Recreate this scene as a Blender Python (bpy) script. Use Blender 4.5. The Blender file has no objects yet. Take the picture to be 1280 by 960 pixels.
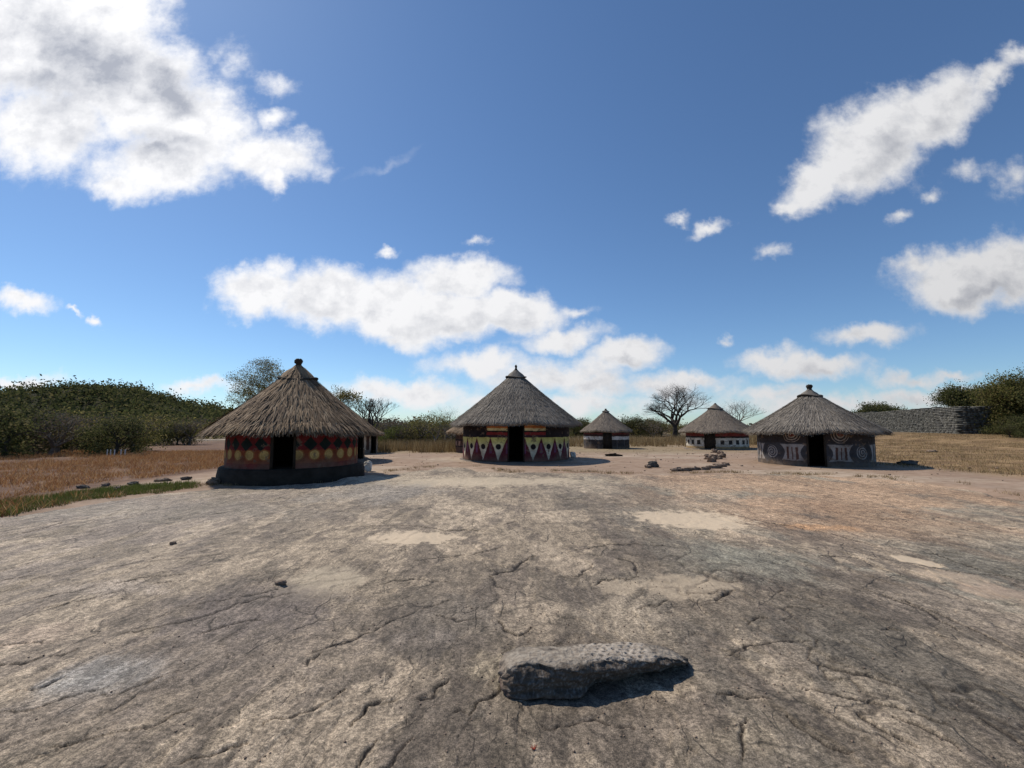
import bpy, math, random
import numpy as np
from mathutils import Vector
R = math.radians
random.seed(7)
rng = np.random.default_rng(7)
sc = bpy.context.scene
col = sc.collection

# ---------------------------------------------------------------- camera
F, PITCH, HC = 569.0, R(5.35), 1.6
cam = bpy.data.cameras.new('camera'); camo = bpy.data.objects.new('camera', cam); col.objects.link(camo)
cam.sensor_width = 36; cam.lens = 36*F/1280; cam.clip_end = 6000; cam.clip_start = 0.05
camo.location = (0, 0, HC); camo.rotation_euler = (math.pi/2+PITCH, 0, 0)
sc.camera = camo

# ---------------------------------------------------------------- sun + sky
SUN_EL, SUN_BEYOND = R(50), R(38)                      # sun to the left and beyond
sd = Vector((-math.cos(SUN_BEYOND)*math.cos(SUN_EL), math.sin(SUN_BEYOND)*math.cos(SUN_EL), math.sin(SUN_EL)))
sun = bpy.data.lights.new('sun', 'SUN'); suno = bpy.data.objects.new('sun', sun); col.objects.link(suno)
sun.energy = 5.0; sun.angle = R(0.53); sun.color = (1, .92, .80)
suno.rotation_euler = (-sd).to_track_quat('-Z', 'Y').to_euler()
sc.view_settings.view_transform = 'Standard'; sc.view_settings.look = 'None'
sc.view_settings.gamma = 1; sc.view_settings.exposure = -0.22
SKY = 0.115

w = bpy.data.worlds.new('World'); sc.world = w; w.use_nodes = True
W = w.node_tree; W.nodes.clear()
def wn(t, **k):
    n = W.nodes.new(t)
    for a, b in k.items(): setattr(n, a, b)
    return n
def wl(a, b): W.links.new(a, b)
def wm(op, a, b=None, c=None, clamp=False):
    n = wn('ShaderNodeMath', operation=op, use_clamp=clamp)
    for i, v in enumerate((a, b, c)):
        if v is None: continue
        if isinstance(v, (int, float)): n.inputs[i].default_value = v
        else: wl(v, n.inputs[i])
    return n.outputs[0]
def wmr(v, a, b, c=0., d=1., smooth=True):
    n = wn('ShaderNodeMapRange', interpolation_type='SMOOTHSTEP' if smooth else 'LINEAR')
    wl(v, n.inputs[0])
    for i, q in zip((1, 2, 3, 4), (a, b, c, d)): n.inputs[i].default_value = q
    return n.outputs[0]
sky = wn('ShaderNodeTexSky', sky_type='NISHITA', sun_disc=False, sun_elevation=SUN_EL,
         sun_rotation=math.atan2(sd.x, sd.y), altitude=1100, air_density=1.0, dust_density=.55, ozone_density=1.6)
tc = wn('ShaderNodeTexCoord'); gen = tc.outputs['Generated']
sx = wn('ShaderNodeSeparateXYZ'); wl(gen, sx.inputs[0])
yy = wm('MAXIMUM', sx.outputs[1], .05)
u = wm('DIVIDE', sx.outputs[0], yy); v = wm('DIVIDE', sx.outputs[2], yy)
cx = wn('ShaderNodeCombineXYZ'); wl(u, cx.inputs[0]); wl(v, cx.inputs[1]); uv0 = cx.outputs[0]
# domain warp
def wnoise(vec, scale, detail=6, rough=.55, off=(0, 0, 0), sc_=(1, 1, 1)):
    m = wn('ShaderNodeMapping'); m.inputs['Location'].default_value = off; m.inputs['Scale'].default_value = sc_
    wl(vec, m.inputs[0])
    n = wn('ShaderNodeTexNoise', noise_dimensions='2D'); wl(m.outputs[0], n.inputs['Vector'])
    n.inputs['Scale'].default_value = scale; n.inputs['Detail'].default_value = detail; n.inputs['Roughness'].default_value = rough
    return n
n1 = wnoise(uv0, 9, 5, .6, (3.1, 1.7, 0))
sub = wn('ShaderNodeVectorMath', operation='SUBTRACT'); wl(n1.outputs['Color'], sub.inputs[0]); sub.inputs[1].default_value = (.5, .5, .5)
scl = wn('ShaderNodeVectorMath', operation='SCALE'); wl(sub.outputs[0], scl.inputs[0]); scl.inputs['Scale'].default_value = .085
add = wn('ShaderNodeVectorMath', operation='ADD'); wl(uv0, add.inputs[0]); wl(scl.outputs[0], add.inputs[1])
uvw = add.outputs[0]
cp, sp = math.cos(PITCH), math.sin(PITCH)
def dirof(px, py):
    return ((px-640), F*cp-(480-py)*sp, F*sp+(480-py)*cp)
def blobfield(blobs, vec):
    cur = None
    for (px, py, rx, ry, rot, op) in blobs:
        d = dirof(px, py); U, V = d[0]/d[1], d[2]/d[1]; k = 1/d[1]
        m = wn('ShaderNodeMapping', vector_type='TEXTURE')
        m.inputs['Location'].default_value = (U, V, 0); m.inputs['Rotation'].default_value = (0, 0, R(rot))
        m.inputs['Scale'].default_value = (rx*k, ry*k, 1)
        if cur is None: wl(vec, m.inputs[0])
        else:       # evaluate the blobs one after another (keeps the node stack small)
            q = wn('ShaderNodeVectorMath', operation='MULTIPLY_ADD'); wl(cur, q.inputs[0]); q.inputs[1].default_value = (1e-7,)*3
            wl(vec, q.inputs[2]); wl(q.outputs[0], m.inputs[0])
        L = wn('ShaderNodeVectorMath', operation='LENGTH'); wl(m.outputs[0], L.inputs[0])
        f = wm('MULTIPLY_ADD', L.outputs['Value'], -op, op)
        cur = f if cur is None else wm('SMOOTH_MAX', cur, f, .12)
    return cur
CL = [(40,40,190,120,0,1.3),(150,100,150,95,-30,1.3),(230,150,130,75,-30,1.2),(335,195,100,42,-5,1),(60,160,130,75,0,1.1),
 (200,200,130,52,0,1),(30,-60,200,110,0,1.2),(120,0,115,70,0,1.2),(150,225,40,32,0,.8),(345,225,30,22,0,.8),
 (345,108,34,20,-20,.5),(292,72,22,30,0,.3),(338,145,30,16,0,.5),
 (325,362,66,42,0,1.25),(415,373,95,50,-4,1.3),(490,388,95,54,-8,1.3),(575,348,80,38,4,1.2),(560,395,100,44,0,1.25),(640,393,75,34,-5,1.15),(500,424,48,18,0,.7),
 (697,422,72,20,9,.8),(783,443,64,24,5,.9),(718,392,30,12,0,.5),(595,302,18,9,0,.5),(489,313,13,9,0,.5),
 (600,456,80,24,0,.8),(690,472,120,34,3,.8),(510,492,130,22,0,.75),(745,484,100,26,0,.75),(825,484,80,24,0,.75),(700,505,260,20,0,.6),(1050,505,260,22,0,.6),
 (955,450,62,22,5,.75),(1020,458,85,21,0,.8),(1085,416,70,20,0,.8),(1140,470,60,15,0,.65),(1190,470,50,11,0,.6),(1150,494,110,18,0,.65),
 (912,421,20,10,0,.6),(870,478,80,16,0,.65),(960,493,100,18,0,.6),(640,500,120,16,0,.6),
 (25,377,55,20,-8,.8),(95,391,16,5,-5,.5),(121,401,12,7,0,.55),(20,477,80,11,0,.6),(245,487,75,12,0,.6),(430,500,60,14,0,.5),
 (1015,232,62,38,30,1),(1090,180,95,74,32,1.25),(1165,140,95,54,30,1.15),(1050,205,60,50,30,1),(1240,92,60,22,35,.8),(1268,72,30,20,0,.6),(985,255,30,16,10,.7),
 (1205,348,100,48,5,1.25),(1275,338,85,58,0,1.25),(1150,332,40,22,0,.7),(1270,222,34,30,20,.45),(1210,212,30,14,20,.36),(1125,273,20,10,10,.4),
 (1165,243,16,9,0,.36),(888,284,36,12,15,.6),(845,274,18,10,0,.5),(967,316,26,14,0,.5)]
DK = [(110,75,150,60,-28,1.5),(215,105,85,48,-35,1.7),(60,110,130,60,-10,1.2),(190,185,120,36,-5,1.3),(20,40,90,50,0,.7),(90,180,60,20,0,.5),(300,210,70,20,0,.4),
 (400,392,90,22,0,.6),(540,415,110,16,0,.5),(620,402,70,12,0,.4),(700,432,60,10,9,.5),(785,455,55,10,0,.8),
 (960,462,60,10,0,.9),(1030,468,80,10,0,.9),(1085,428,60,9,0,.9),(1110,195,80,34,32,.9),(1170,150,80,22,30,.7),(1230,368,90,18,8,1.2),(1215,350,90,25,0,.4),
 (690,486,90,10,0,.7),(830,492,60,8,0,.8),(1150,500,100,9,0,.8)]
Fd = blobfield(CL, uvw)
na = wnoise(uv0, 7, 9, .62, (.3, 5, 0), (1, 1.25, 1))
nb = wnoise(uv0, 34, 6, .65, (9, 2, 0), (1, 1.3, 1))
den = wm('ADD', Fd, wm('MULTIPLY_ADD', na.outputs['Fac'], .9, -.45))
den = wm('ADD', den, wm('MULTIPLY_ADD', nb.outputs['Fac'], .22, -.11))
mask = wmr(Fd, -.28, .0)
fwd = wmr(sx.outputs[1], .05, .12)
alpha = wm('MULTIPLY', wm('MULTIPLY', wmr(den, -.06, .60), mask), fwd)
# thin streak of cirrus
st = blobfield([(480,207,62,9,28,.9),(300,75,40,26,-40,.5)], uvw)
sn = wnoise(uv0, 30, 5, .6)
alpha = wm('MAXIMUM', alpha, wm('MULTIPLY', wm('MULTIPLY', wmr(st, 0, .9), sn.outputs['Fac']), .28))
dk = blobfield(DK, uvw)
ns = wnoise(uvw, 16, 5, .55, (1, 8, 0), (1, 1.3, 1))
dark = wm('MULTIPLY', wmr(wm('ADD', dk, wm('MULTIPLY_ADD', na.outputs['Fac'], .4, -.2)), -.1, 1.5), wmr(den, .25, .8))
dark = wm('ADD', wm('MULTIPLY', dark, .9), wm('MULTIPLY', wmr(ns.outputs['Fac'], .38, .72), wm('MULTIPLY', wmr(den, .25, .9), .22)), clamp=True)
nr_ = wnoise(uv0, 7, 7, .62, (.3-.0, 5+.0, 0), (1, 1.25, 1)); nr_.inputs['Vector'].links[0].from_node.inputs['Location'].default_value = (.3-.022, 5+.034, 0)
relief = wm('MULTIPLY', wm('SUBTRACT', nr_.outputs['Fac'], na.outputs['Fac']), 1.4)     # puffs catch the sun on their upper left
dark = wm('ADD', dark, wm('MULTIPLY', relief, wmr(den, .1, .6)), clamp=True)
# brightness falls off away from the sun
dt = wn('ShaderNodeVectorMath', operation='DOT_PRODUCT'); wl(gen, dt.inputs[0]); dt.inputs[1].default_value = tuple(sd)
br = wmr(dt.outputs['Value'], -.1, .95, .68, 1.12, False)
mixc = wn('ShaderNodeMix', data_type='RGBA'); wl(dark, mixc.inputs['Factor'])
mixc.inputs['A'].default_value = (1.08, 1.08, 1.10, 1); mixc.inputs['B'].default_value = (.47, .50, .58, 1)
cs = wn('ShaderNodeVectorMath', operation='SCALE'); wl(mixc.outputs['Result'], cs.inputs[0]); wl(br, cs.inputs['Scale'])
ss = wn('ShaderNodeVectorMath', operation='MULTIPLY'); wl(sky.outputs[0], ss.inputs[0]); ss.inputs[1].default_value = (SKY*.80, SKY*1.0, SKY*1.17)   # the camera's colour rendering of blue
fin = wn('ShaderNodeMix', data_type='RGBA'); wl(alpha, fin.inputs['Factor']); wl(ss.outputs[0], fin.inputs['A']); wl(cs.outputs[0], fin.inputs['B'])
bg = wn('ShaderNodeBackground'); wl(fin.outputs['Result'], bg.inputs[0]); bg.inputs[1].default_value = 1.0
wo = wn('ShaderNodeOutputWorld'); wl(bg.outputs[0], wo.inputs[0])
w.cycles.sampling_method = 'MANUAL'; w.cycles.sample_map_resolution = 512

# ---------------------------------------------------------------- helpers
def hash2(ix, iy, seed):
    h = (ix.astype(np.int64)*374761393 + iy.astype(np.int64)*668265263 + seed*1442695041) & 0xffffffff
    h = ((h ^ (h >> 13))*1274126177) & 0xffffffff
    h = ((h ^ (h >> 16))*2246822519) & 0xffffffff
    return ((h ^ (h >> 15)) & 0xffffff)/float(0xffffff)
def vnoise(x, y, seed=0):
    ix, iy = np.floor(x), np.floor(y); fx, fy = x-ix, y-iy
    fx = fx*fx*fx*(fx*(fx*6-15)+10); fy = fy*fy*fy*(fy*(fy*6-15)+10)
    a = hash2(ix, iy, seed); b = hash2(ix+1, iy, seed); c = hash2(ix, iy+1, seed); d = hash2(ix+1, iy+1, seed)
    return a+(b-a)*fx+(c-a)*fy+(a-b-c+d)*fx*fy
def fbm(x, y, oct=4, seed=0, gain=.5):
    t = 0; a = 1; s = 0
    for o in range(oct):
        t = t+a*vnoise(x*2**o+o*17.3, y*2**o+o*9.1, seed+o); s += a; a *= gain
    return t/s
def sstep(a, b, x):
    t = np.clip((x-a)/(b-a), 0, 1); return t*t*(3-2*t)
def px2g(px, py, z=0.):
    dx, dy, dz = dirof(px, py); k = (z-HC)/dz
    return dx*k, dy*k
def mesh_np(name, V, Fc, mats=(), mi=None, smooth=False, colr=None, parent=None):
    """V (n,3); Fc list/array of equal-length faces"""
    me = bpy.data.meshes.new(name); V = np.asarray(V, np.float32); Fc = np.asarray(Fc, np.int32)
    n, k = Fc.shape
    me.vertices.add(len(V)); me.vertices.foreach_set('co', V.ravel())
    me.loops.add(n*k); me.loops.foreach_set('vertex_index', Fc.ravel())
    me.polygons.add(n); me.polygons.foreach_set('loop_start', np.arange(0, n*k, k, dtype=np.int32))
    me.polygons.foreach_set('loop_total', np.full(n, k, np.int32))
    if smooth: me.polygons.foreach_set('use_smooth', np.ones(n, bool))
    for m in mats: me.materials.append(m)
    if mi is not None: me.polygons.foreach_set('material_index', np.asarray(mi, np.int32))
    me.update(); me.validate()
    if colr is not None:
        ca = me.color_attributes.new('Col', 'FLOAT_COLOR', 'POINT')
        c = np.ones((len(V), 4), np.float32); c[:, :3] = colr; ca.data.foreach_set('color', c.ravel())
    o = bpy.data.objects.new(name, me); col.objects.link(o)
    if parent is not None: o.parent = parent
    return o
def tag(o, label=None, cat=None, group=None, kind=None):
    if label: o['label'] = label
    if cat: o['category'] = cat
    if group: o['group'] = group
    if kind: o['kind'] = kind
    return o
def empty(name, loc, rz=0):
    o = bpy.data.objects.new(name, None); col.objects.link(o); o.location = loc; o.rotation_euler = (0, 0, rz)
    o.empty_display_size = .3; return o
def copy_tree(o, parent=None):
    c = o.copy(); col.objects.link(c); c.parent = parent
    for k in list(o.children): copy_tree(k, c)
    return c
def grid_faces(nr, nc, wrap=False):
    r = np.arange(nr-1)[:, None]; c = np.arange(nc if wrap else nc-1)[None, :]
    c2 = (c+1) % nc
    return np.stack([r*nc+c, r*nc+c2, (r+1)*nc+c2, (r+1)*nc+c], -1).reshape(-1, 4)
def lathe(prof, n=96):
    """prof list of (r,z)"""
    p = np.array(prof); th = np.linspace(0, 2*math.pi, n, endpoint=False)
    V = np.stack([p[:, 0:1]*np.cos(th), p[:, 0:1]*np.sin(th), np.repeat(p[:, 1:2], n, 1)], -1).reshape(-1, 3)
    return V, grid_faces(len(p), n, True)
class MB:
    def __init__(s): s.V = []; s.F = []; s.n = 0
    def add(s, V, Fc):
        V = np.asarray(V, float); s.V.append(V); s.F.append(np.asarray(Fc)+s.n); s.n += len(V)
    def build(s, name, m, parent=None, smooth=False):
        return mesh_np(name, np.concatenate(s.V), np.concatenate(s.F), [m], smooth=smooth, parent=parent)
    def box(s, c, d, rz=0, jit=0):
        k = np.array([(x, y, z) for z in (-1, 1) for y in (-1, 1) for x in (-1, 1)], float)*np.array(d)/2
        if jit: k += rng.normal(0, jit, k.shape)
        ca, sa = math.cos(rz), math.sin(rz)
        k = np.stack([k[:, 0]*ca-k[:, 1]*sa, k[:, 0]*sa+k[:, 1]*ca, k[:, 2]], -1)+np.array(c)
        s.add(k, [(0, 2, 3, 1), (4, 5, 7, 6), (0, 1, 5, 4), (2, 6, 7, 3), (0, 4, 6, 2), (1, 3, 7, 5)])
def tube_rings(p0, p1, r0, r1, n=5):
    p0 = np.array(p0, float); p1 = np.array(p1, float); d = p1-p0; L = np.linalg.norm(d)+1e-9; d /= L
    a = np.cross(d, (0, 0, 1.) if abs(d[2]) < .9 else (1., 0, 0)); a /= np.linalg.norm(a); b = np.cross(d, a)
    th = np.arange(n)*2*math.pi/n
    ring = np.cos(th)[:, None]*a+np.sin(th)[:, None]*b
    V = np.concatenate([p0+ring*r0, p1+ring*r1])
    i = np.arange(n); j = (i+1) % n
    return V, np.stack([i, j, j+n, i+n], -1)

# ---------------------------------------------------------------- materials
def mat(name, base=(.5, .5, .5), rough=.9, var=None, nscale=5, detail=6, bump=0., bscale=None, island=None, attr=False, spec=.25, stretch=(1, 1, 1), trans=0, bdist=.02):
    m = bpy.data.materials.new(name); m.use_nodes = True; nt = m.node_tree; N = nt.nodes; L = nt.links
    if 'leaf' in name or 'hill' in name: spec = .04
    p = N['Principled BSDF']; p.inputs['Roughness'].default_value = rough
    p.inputs['Specular IOR Level'].default_value = spec
    tcn = N.new('ShaderNodeTexCoord'); mp = N.new('ShaderNodeMapping'); mp.inputs['Scale'].default_value = stretch
    L.new(tcn.outputs['Object'], mp.inputs[0])
    cur = None
    if attr:
        a = N.new('ShaderNodeVertexColor'); a.layer_name = 'Col'; cur = a.outputs[0]
    def setA(s):
        if cur is not None: L.new(cur, s)
        else: s.default_value = (*base, 1)
    nz = N.new('ShaderNodeTexNoise'); nz.inputs['Scale'].default_value = nscale; nz.inputs['Detail'].default_value = detail
    nz.inputs['Roughness'].default_value = .65
    L.new(mp.outputs[0], nz.inputs['Vector'])
    if var is not None:                      # second colour by noise
        rmp = N.new('ShaderNodeMapRange'); rmp.inputs[1].default_value = .38; rmp.inputs[2].default_value = .64
        L.new(nz.outputs['Fac'], rmp.inputs[0])
        mx = N.new('ShaderNodeMix'); mx.data_type = 'RGBA'; setA(mx.inputs['A']); mx.inputs['B'].default_value = (*var, 1)
        if attr: mx.blend_type = 'MULTIPLY'
        L.new(rmp.outputs[0], mx.inputs['Factor']); cur = mx.outputs['Result']
    if island is not None:
        g = N.new('ShaderNodeNewGeometry'); cr = N.new('ShaderNodeValToRGB')
        els = cr.color_ramp.elements
        while len(els) < len(island): els.new(.5)
        for i, c in enumerate(island): els[i].position = i/(len(island)-1); els[i].color = (*c, 1)
        L.new(g.outputs['Random Per Island'], cr.inputs[0])
        mx = N.new('ShaderNodeMix'); mx.data_type = 'RGBA'; mx.inputs['Factor'].default_value = .55 if cur is not None else 1
        if cur is not None: L.new(cur, mx.inputs['A'])
        L.new(cr.outputs[0], mx.inputs['B']); cur = mx.outputs['Result']
    if cur is not None: L.new(cur, p.inputs['Base Color'])
    else: p.inputs['Base Color'].default_value = (*base, 1)
    if bump:
        nb_ = N.new('ShaderNodeTexNoise'); nb_.inputs['Scale'].default_value = bscale or nscale*4; nb_.inputs['Detail'].default_value = 8
        L.new(mp.outputs[0], nb_.inputs['Vector'])
        bp = N.new('ShaderNodeBump'); bp.inputs['Strength'].default_value = bump; bp.inputs['Distance'].default_value = bdist
        L.new(nb_.outputs['Fac'], bp.inputs['Height']); L.new(bp.outputs[0], p.inputs['Normal'])
    if trans:
        tr = N.new('ShaderNodeBsdfTranslucent'); ms = N.new('ShaderNodeMixShader'); ms.inputs[0].default_value = trans
        if cur is not None: L.new(cur, tr.inputs[0])
        L.new(p.outputs[0], ms.inputs[1]); L.new(tr.outputs[0], ms.inputs[2])
        L.new(ms.outputs[0], N['Material Output'].inputs[0])
    return m
M = {}
def rockmat():
    m = bpy.data.materials.new('granite'); m.use_nodes = True; nt = m.node_tree; N = nt.nodes; L = nt.links
    p = N['Principled BSDF']; p.inputs['Roughness'].default_value = .82; p.inputs['Specular IOR Level'].default_value = .3
    tcn = N.new('ShaderNodeTexCoord')
    def nz(scale, det, rough, st=(1, 1, 1), rot=0):
        mp = N.new('ShaderNodeMapping'); mp.inputs['Scale'].default_value = st; mp.inputs['Rotation'].default_value = (0, 0, rot)
        L.new(tcn.outputs['Object'], mp.inputs[0])
        n = N.new('ShaderNodeTexNoise'); n.inputs['Scale'].default_value = scale; n.inputs['Detail'].default_value = det; n.inputs['Roughness'].default_value = rough
        L.new(mp.outputs[0], n.inputs['Vector']); return n.outputs['Fac']
    def mr(s, a, b, c, d):
        n = N.new('ShaderNodeMapRange'); L.new(s, n.inputs[0])
        for i, q in zip((1, 2, 3, 4), (a, b, c, d)): n.inputs[i].default_value = q
        return n.outputs[0]
    def mth(op, a, b):
        n = N.new('ShaderNodeMath'); n.operation = op
        for i, v in enumerate((a, b)):
            if isinstance(v, (int, float)): n.inputs[i].default_value = v
            else: L.new(v, n.inputs[i])
        return n.outputs[0]
    a = N.new('ShaderNodeVertexColor'); a.layer_name = 'Col'
    fine = nz(40, 9, .85); mid = nz(8, 13, .80, (1, .6, 1)); streak = nz(14, 6, .6, (1.6, .22, 1), .08); gr = nz(190, 3, .7)
    sandA = N.new('ShaderNodeAttribute'); sandA.attribute_name = 'sand'
    f = mth('MULTIPLY', mr(fine, .43, .57, .50, 1.50), mr(mid, .41, .59, .62, 1.38))
    f = mth('MULTIPLY', f, mr(streak, .38, .62, .88, 1.1))
    f = mth('MULTIPLY', f, mr(gr, .38, .62, .55, 1.5))
    def cracks(scale, st, thr, m0, m1, sc2, rnd=1.):
        mp = N.new('ShaderNodeMapping'); mp.inputs['Scale'].default_value = st; L.new(tcn.outputs['Object'], mp.inputs[0])
        wn_ = N.new('ShaderNodeTexNoise'); wn_.inputs['Scale'].default_value = scale*1.3; wn_.inputs['Detail'].default_value = 6; L.new(mp.outputs[0], wn_.inputs['Vector'])
        wv = N.new('ShaderNodeVectorMath'); wv.operation = 'MULTIPLY_ADD'; L.new(wn_.outputs['Color'], wv.inputs[0]); wv.inputs[1].default_value = (.9/scale,)*3; L.new(mp.outputs[0], wv.inputs[2])
        vo = N.new('ShaderNodeTexVoronoi'); vo.voronoi_dimensions = '2D'; vo.feature = 'DISTANCE_TO_EDGE'; vo.inputs['Scale'].default_value = scale; L.new(wv.outputs[0], vo.inputs['Vector'])
        ln = mr(vo.outputs['Distance'], 0, thr, 1, 0); mk = mr(nz(sc2, 3, .5), m0, m1, 0, 1); return mth('MULTIPLY', ln, mk)
    ck = mth('MAXIMUM', cracks(.9, (1, .6, 1), .012, .52, .58, .9), cracks(2.6, (1, .5, 1), .022, .53, .60, 1.7))
    ck = mth('MAXIMUM', ck, mth('MULTIPLY', cracks(7, (1, .4, 1), .05, .52, .60, 2.9), .6))
    sp1 = mr(nz(85, 4, .6), .60, .66, 0, 1); sp2 = mr(nz(48, 5, .7, (1, .8, 1), 1.), .60, .66, 0, 1); lich = mr(nz(1.6, 5, .6, (1, .7, 1), 2.), .48, .60, 0, 1)
    f = mth('MULTIPLY', f, mth('ADD', 1, mth('MULTIPLY', sp1, mth('MULTIPLY', lich, .9))))
    f = mth('MULTIPLY', f, mth('SUBTRACT', 1, mth('MULTIPLY', sp2, .45)))
    big = nz(.55, 6, .62, (1, .55, 1), .3); f = mth('MULTIPLY', f, mr(big, .36, .64, .80, 1.2))
    f = mth('MULTIPLY', f, mth('SUBTRACT', 1, mth('MULTIPLY', ck, .62)))
    mxs = N.new('ShaderNodeMix'); mxs.data_type = 'FLOAT'
    L.new(sandA.outputs['Fac'], mxs.inputs['Factor']); L.new(f, mxs.inputs['A']); L.new(mr(fine, .3, .7, .9, 1.1), mxs.inputs['B'])
    sc_ = N.new('ShaderNodeVectorMath'); sc_.operation = 'SCALE'; L.new(a.outputs[0], sc_.inputs[0]); L.new(mxs.outputs['Result'], sc_.inputs['Scale'])
    L.new(sc_.outputs[0], p.inputs['Base Color'])
    h = mth('ADD', mth('MULTIPLY', fine, .6), mth('ADD', mth('MULTIPLY', mid, 1.0), mth('MULTIPLY', streak, .12)))
    h = mth('ADD', h, mth('MULTIPLY', gr, .25)); h = mth('SUBTRACT', h, mth('MULTIPLY', ck, .8))
    bp = N.new('ShaderNodeBump'); bp.inputs['Distance'].default_value = .010
    st = mth('SUBTRACT', .9, mth('MULTIPLY', sandA.outputs['Fac'], .7)); L.new(st, bp.inputs['Strength'])
    L.new(h, bp.inputs['Height']); L.new(bp.outputs[0], p.inputs['Normal'])
    return m
M['granite'] = rockmat()
M['ground'] = mat('soil', attr=True, var=(.72, .68, .62), nscale=2.2, bump=.5, bscale=14)
M['hill'] = mat('hill_soil', (.022, .026, .013), var=(.04, .035, .022), nscale=.08)
M['straw_brown'] = mat('straw_brown', (.25, .17, .10), var=(.09, .06, .045), nscale=.8, island=[(.045, .028, .018), (.15, .10, .062), (.27, .185, .11), (.30, .21, .13), (.50, .38, .25)])
M['straw_grey'] = mat('straw_grey', (.25, .22, .185), var=(.11, .095, .08), nscale=.7, island=[(.06, .052, .045), (.15, .13, .11), (.21, .185, .155), (.36, .315, .26)])
M['straw_tan'] = mat('straw_tan', (.21, .175, .14), var=(.15, .12, .095), nscale=1.6, island=[(.10, .08, .065), (.17, .14, .115), (.23, .19, .15), (.33, .27, .2)])
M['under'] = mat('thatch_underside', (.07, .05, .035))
M['rope'] = mat('dark_rope', (.035, .028, .022), bump=.5, nscale=20)
M['wood'] = mat('dark_wood', (.045, .033, .025), var=(.02, .016, .012), nscale=4, stretch=(6, 6, 1), bump=.4)
M['mud'] = mat('inner_mud', (.07, .05, .04))
M['black_mud'] = mat('black_plaster', (.020, .0145, .010), var=(.040, .030, .023), nscale=3, bump=.3)
M['grey_mud'] = mat('grey_plaster', (.13, .11, .095), var=(.22, .17, .13), nscale=2, bump=.3)
M['wallpaint'] = mat('painted_plaster', attr=True, var=(.66, .62, .58), nscale=4, detail=8, bump=.35, bscale=10)
M['bark'] = mat('bark', (.07, .055, .042), var=(.035, .028, .023), nscale=3, bump=.3)
M['bark_grey'] = mat('bark_grey', (.22, .19, .165), var=(.12, .10, .085), nscale=3)
M['leaf_olive'] = mat('leaf_olive', island=[(.06, .065, .022), (.11, .115, .034), (.19, .17, .06), (.28, .22, .10)], trans=.45)
M['leaf_dark'] = mat('leaf_dark', island=[(.035, .042, .016), (.07, .08, .03), (.11, .115, .042), (.17, .15, .075)], trans=.4)
M['leaf_green'] = mat('leaf_green', island=[(.05, .065, .016), (.09, .11, .028), (.15, .165, .05)], trans=.45)
M['leaf_brown'] = mat('leaf_brown', island=[(.08, .062, .042), (.14, .105, .07), (.20, .15, .09), (.12, .105, .05)], trans=.2)
M['leaf_far'] = mat('leaf_far', island=[(.035, .045, .02), (.065, .075, .03), (.10, .105, .04), (.15, .13, .06)], trans=.4)
M['grass_red'] = mat('dry_red_grass', island=[(.16, .07, .03), (.30, .14, .06), (.42, .23, .10), (.52, .36, .19)], trans=.35)
M['grass_gold'] = mat('dry_gold_grass', island=[(.14, .09, .045), (.22, .15, .075), (.32, .24, .12), (.40, .31, .17)], trans=.25)
M['grass_green'] = mat('green_grass', island=[(.06, .085, .018), (.11, .14, .03), (.18, .19, .06)], trans=.3)
M['stone_dark'] = mat('dark_stone', (.055, .052, .05), var=(.12, .11, .10), nscale=9, bump=.9, bscale=22, bdist=.03)
M['stone_grey'] = mat('wall_stone', (.15, .145, .135), island=[(.03, .028, .025), (.065, .063, .055), (.11, .105, .09), (.20, .19, .16)], var=(.07, .07, .06), nscale=1)
M['stone_tan'] = mat('tan_stone', (.26, .19, .14), var=(.14, .105, .085), nscale=6, bump=.6)
M['boulder'] = mat('metate_stone', attr=True, var=(.55, .52, .5), nscale=26, detail=8, bump=1.0, bscale=34, bdist=.02)
M['white_paint'] = mat('white_paint', (.7, .68, .64), var=(.5, .48, .45), nscale=8)
M['rust'] = mat('red_leaf', (.30, .05, .03))

# ---------------------------------------------------------------- terrain
POLY = [px2g(*p) for p in [(-60, 652), (0, 641), (120, 622), (270, 607), (400, 603), (455, 596), (500, 588), (560, 581), (640, 589), (760, 590), (850, 591), (930, 590), (1000, 592), (1100, 597), (1200, 606), (1280, 622), (1400, 648)]]
POLY = [(-40, 1.0), (-24, 7.2)] + POLY[1:-1] + [(22, 8.5), (40, 1.0), (40, -8), (-40, -8)]
def poly_sd(x, y):
    P = np.array(POLY); d = np.full(x.shape, 1e9); inside = np.zeros(x.shape, bool)
    for i in range(len(P)):
        a, b = P[i], P[(i+1) % len(P)]; e = b-a
        t = np.clip(((x-a[0])*e[0]+(y-a[1])*e[1])/(e@e), 0, 1)
        d = np.minimum(d, np.hypot(x-a[0]-t*e[0], y-a[1]-t*e[1]))
        c = ((a[1] > y) != (b[1] > y)) & (x < (b[0]-a[0])*(y-a[1])/((b[1]-a[1])+1e-12)+a[0])
        inside ^= c
    return np.where(inside, d, -d)
def gz(x, y):
    x = np.asarray(x, float); y = np.asarray(y, float)
    z = -.32*sstep(22, 44, y)*sstep(30, 16, x)
    z = z+.85*sstep(22, 48, x)*sstep(24, 52, y)
    z = z-.15*sstep(-9, -14, x)*sstep(6, 12, y)*(1-sstep(20, 60, y))
    z = z+.05*(fbm(x*.25, y*.25, 3, 5)-.5)
    return z
def rock_in(x, y):
    return poly_sd(x, y)+1.1*(fbm(x*.45, y*.6, 4, 11)-.5)*2*.6
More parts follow.
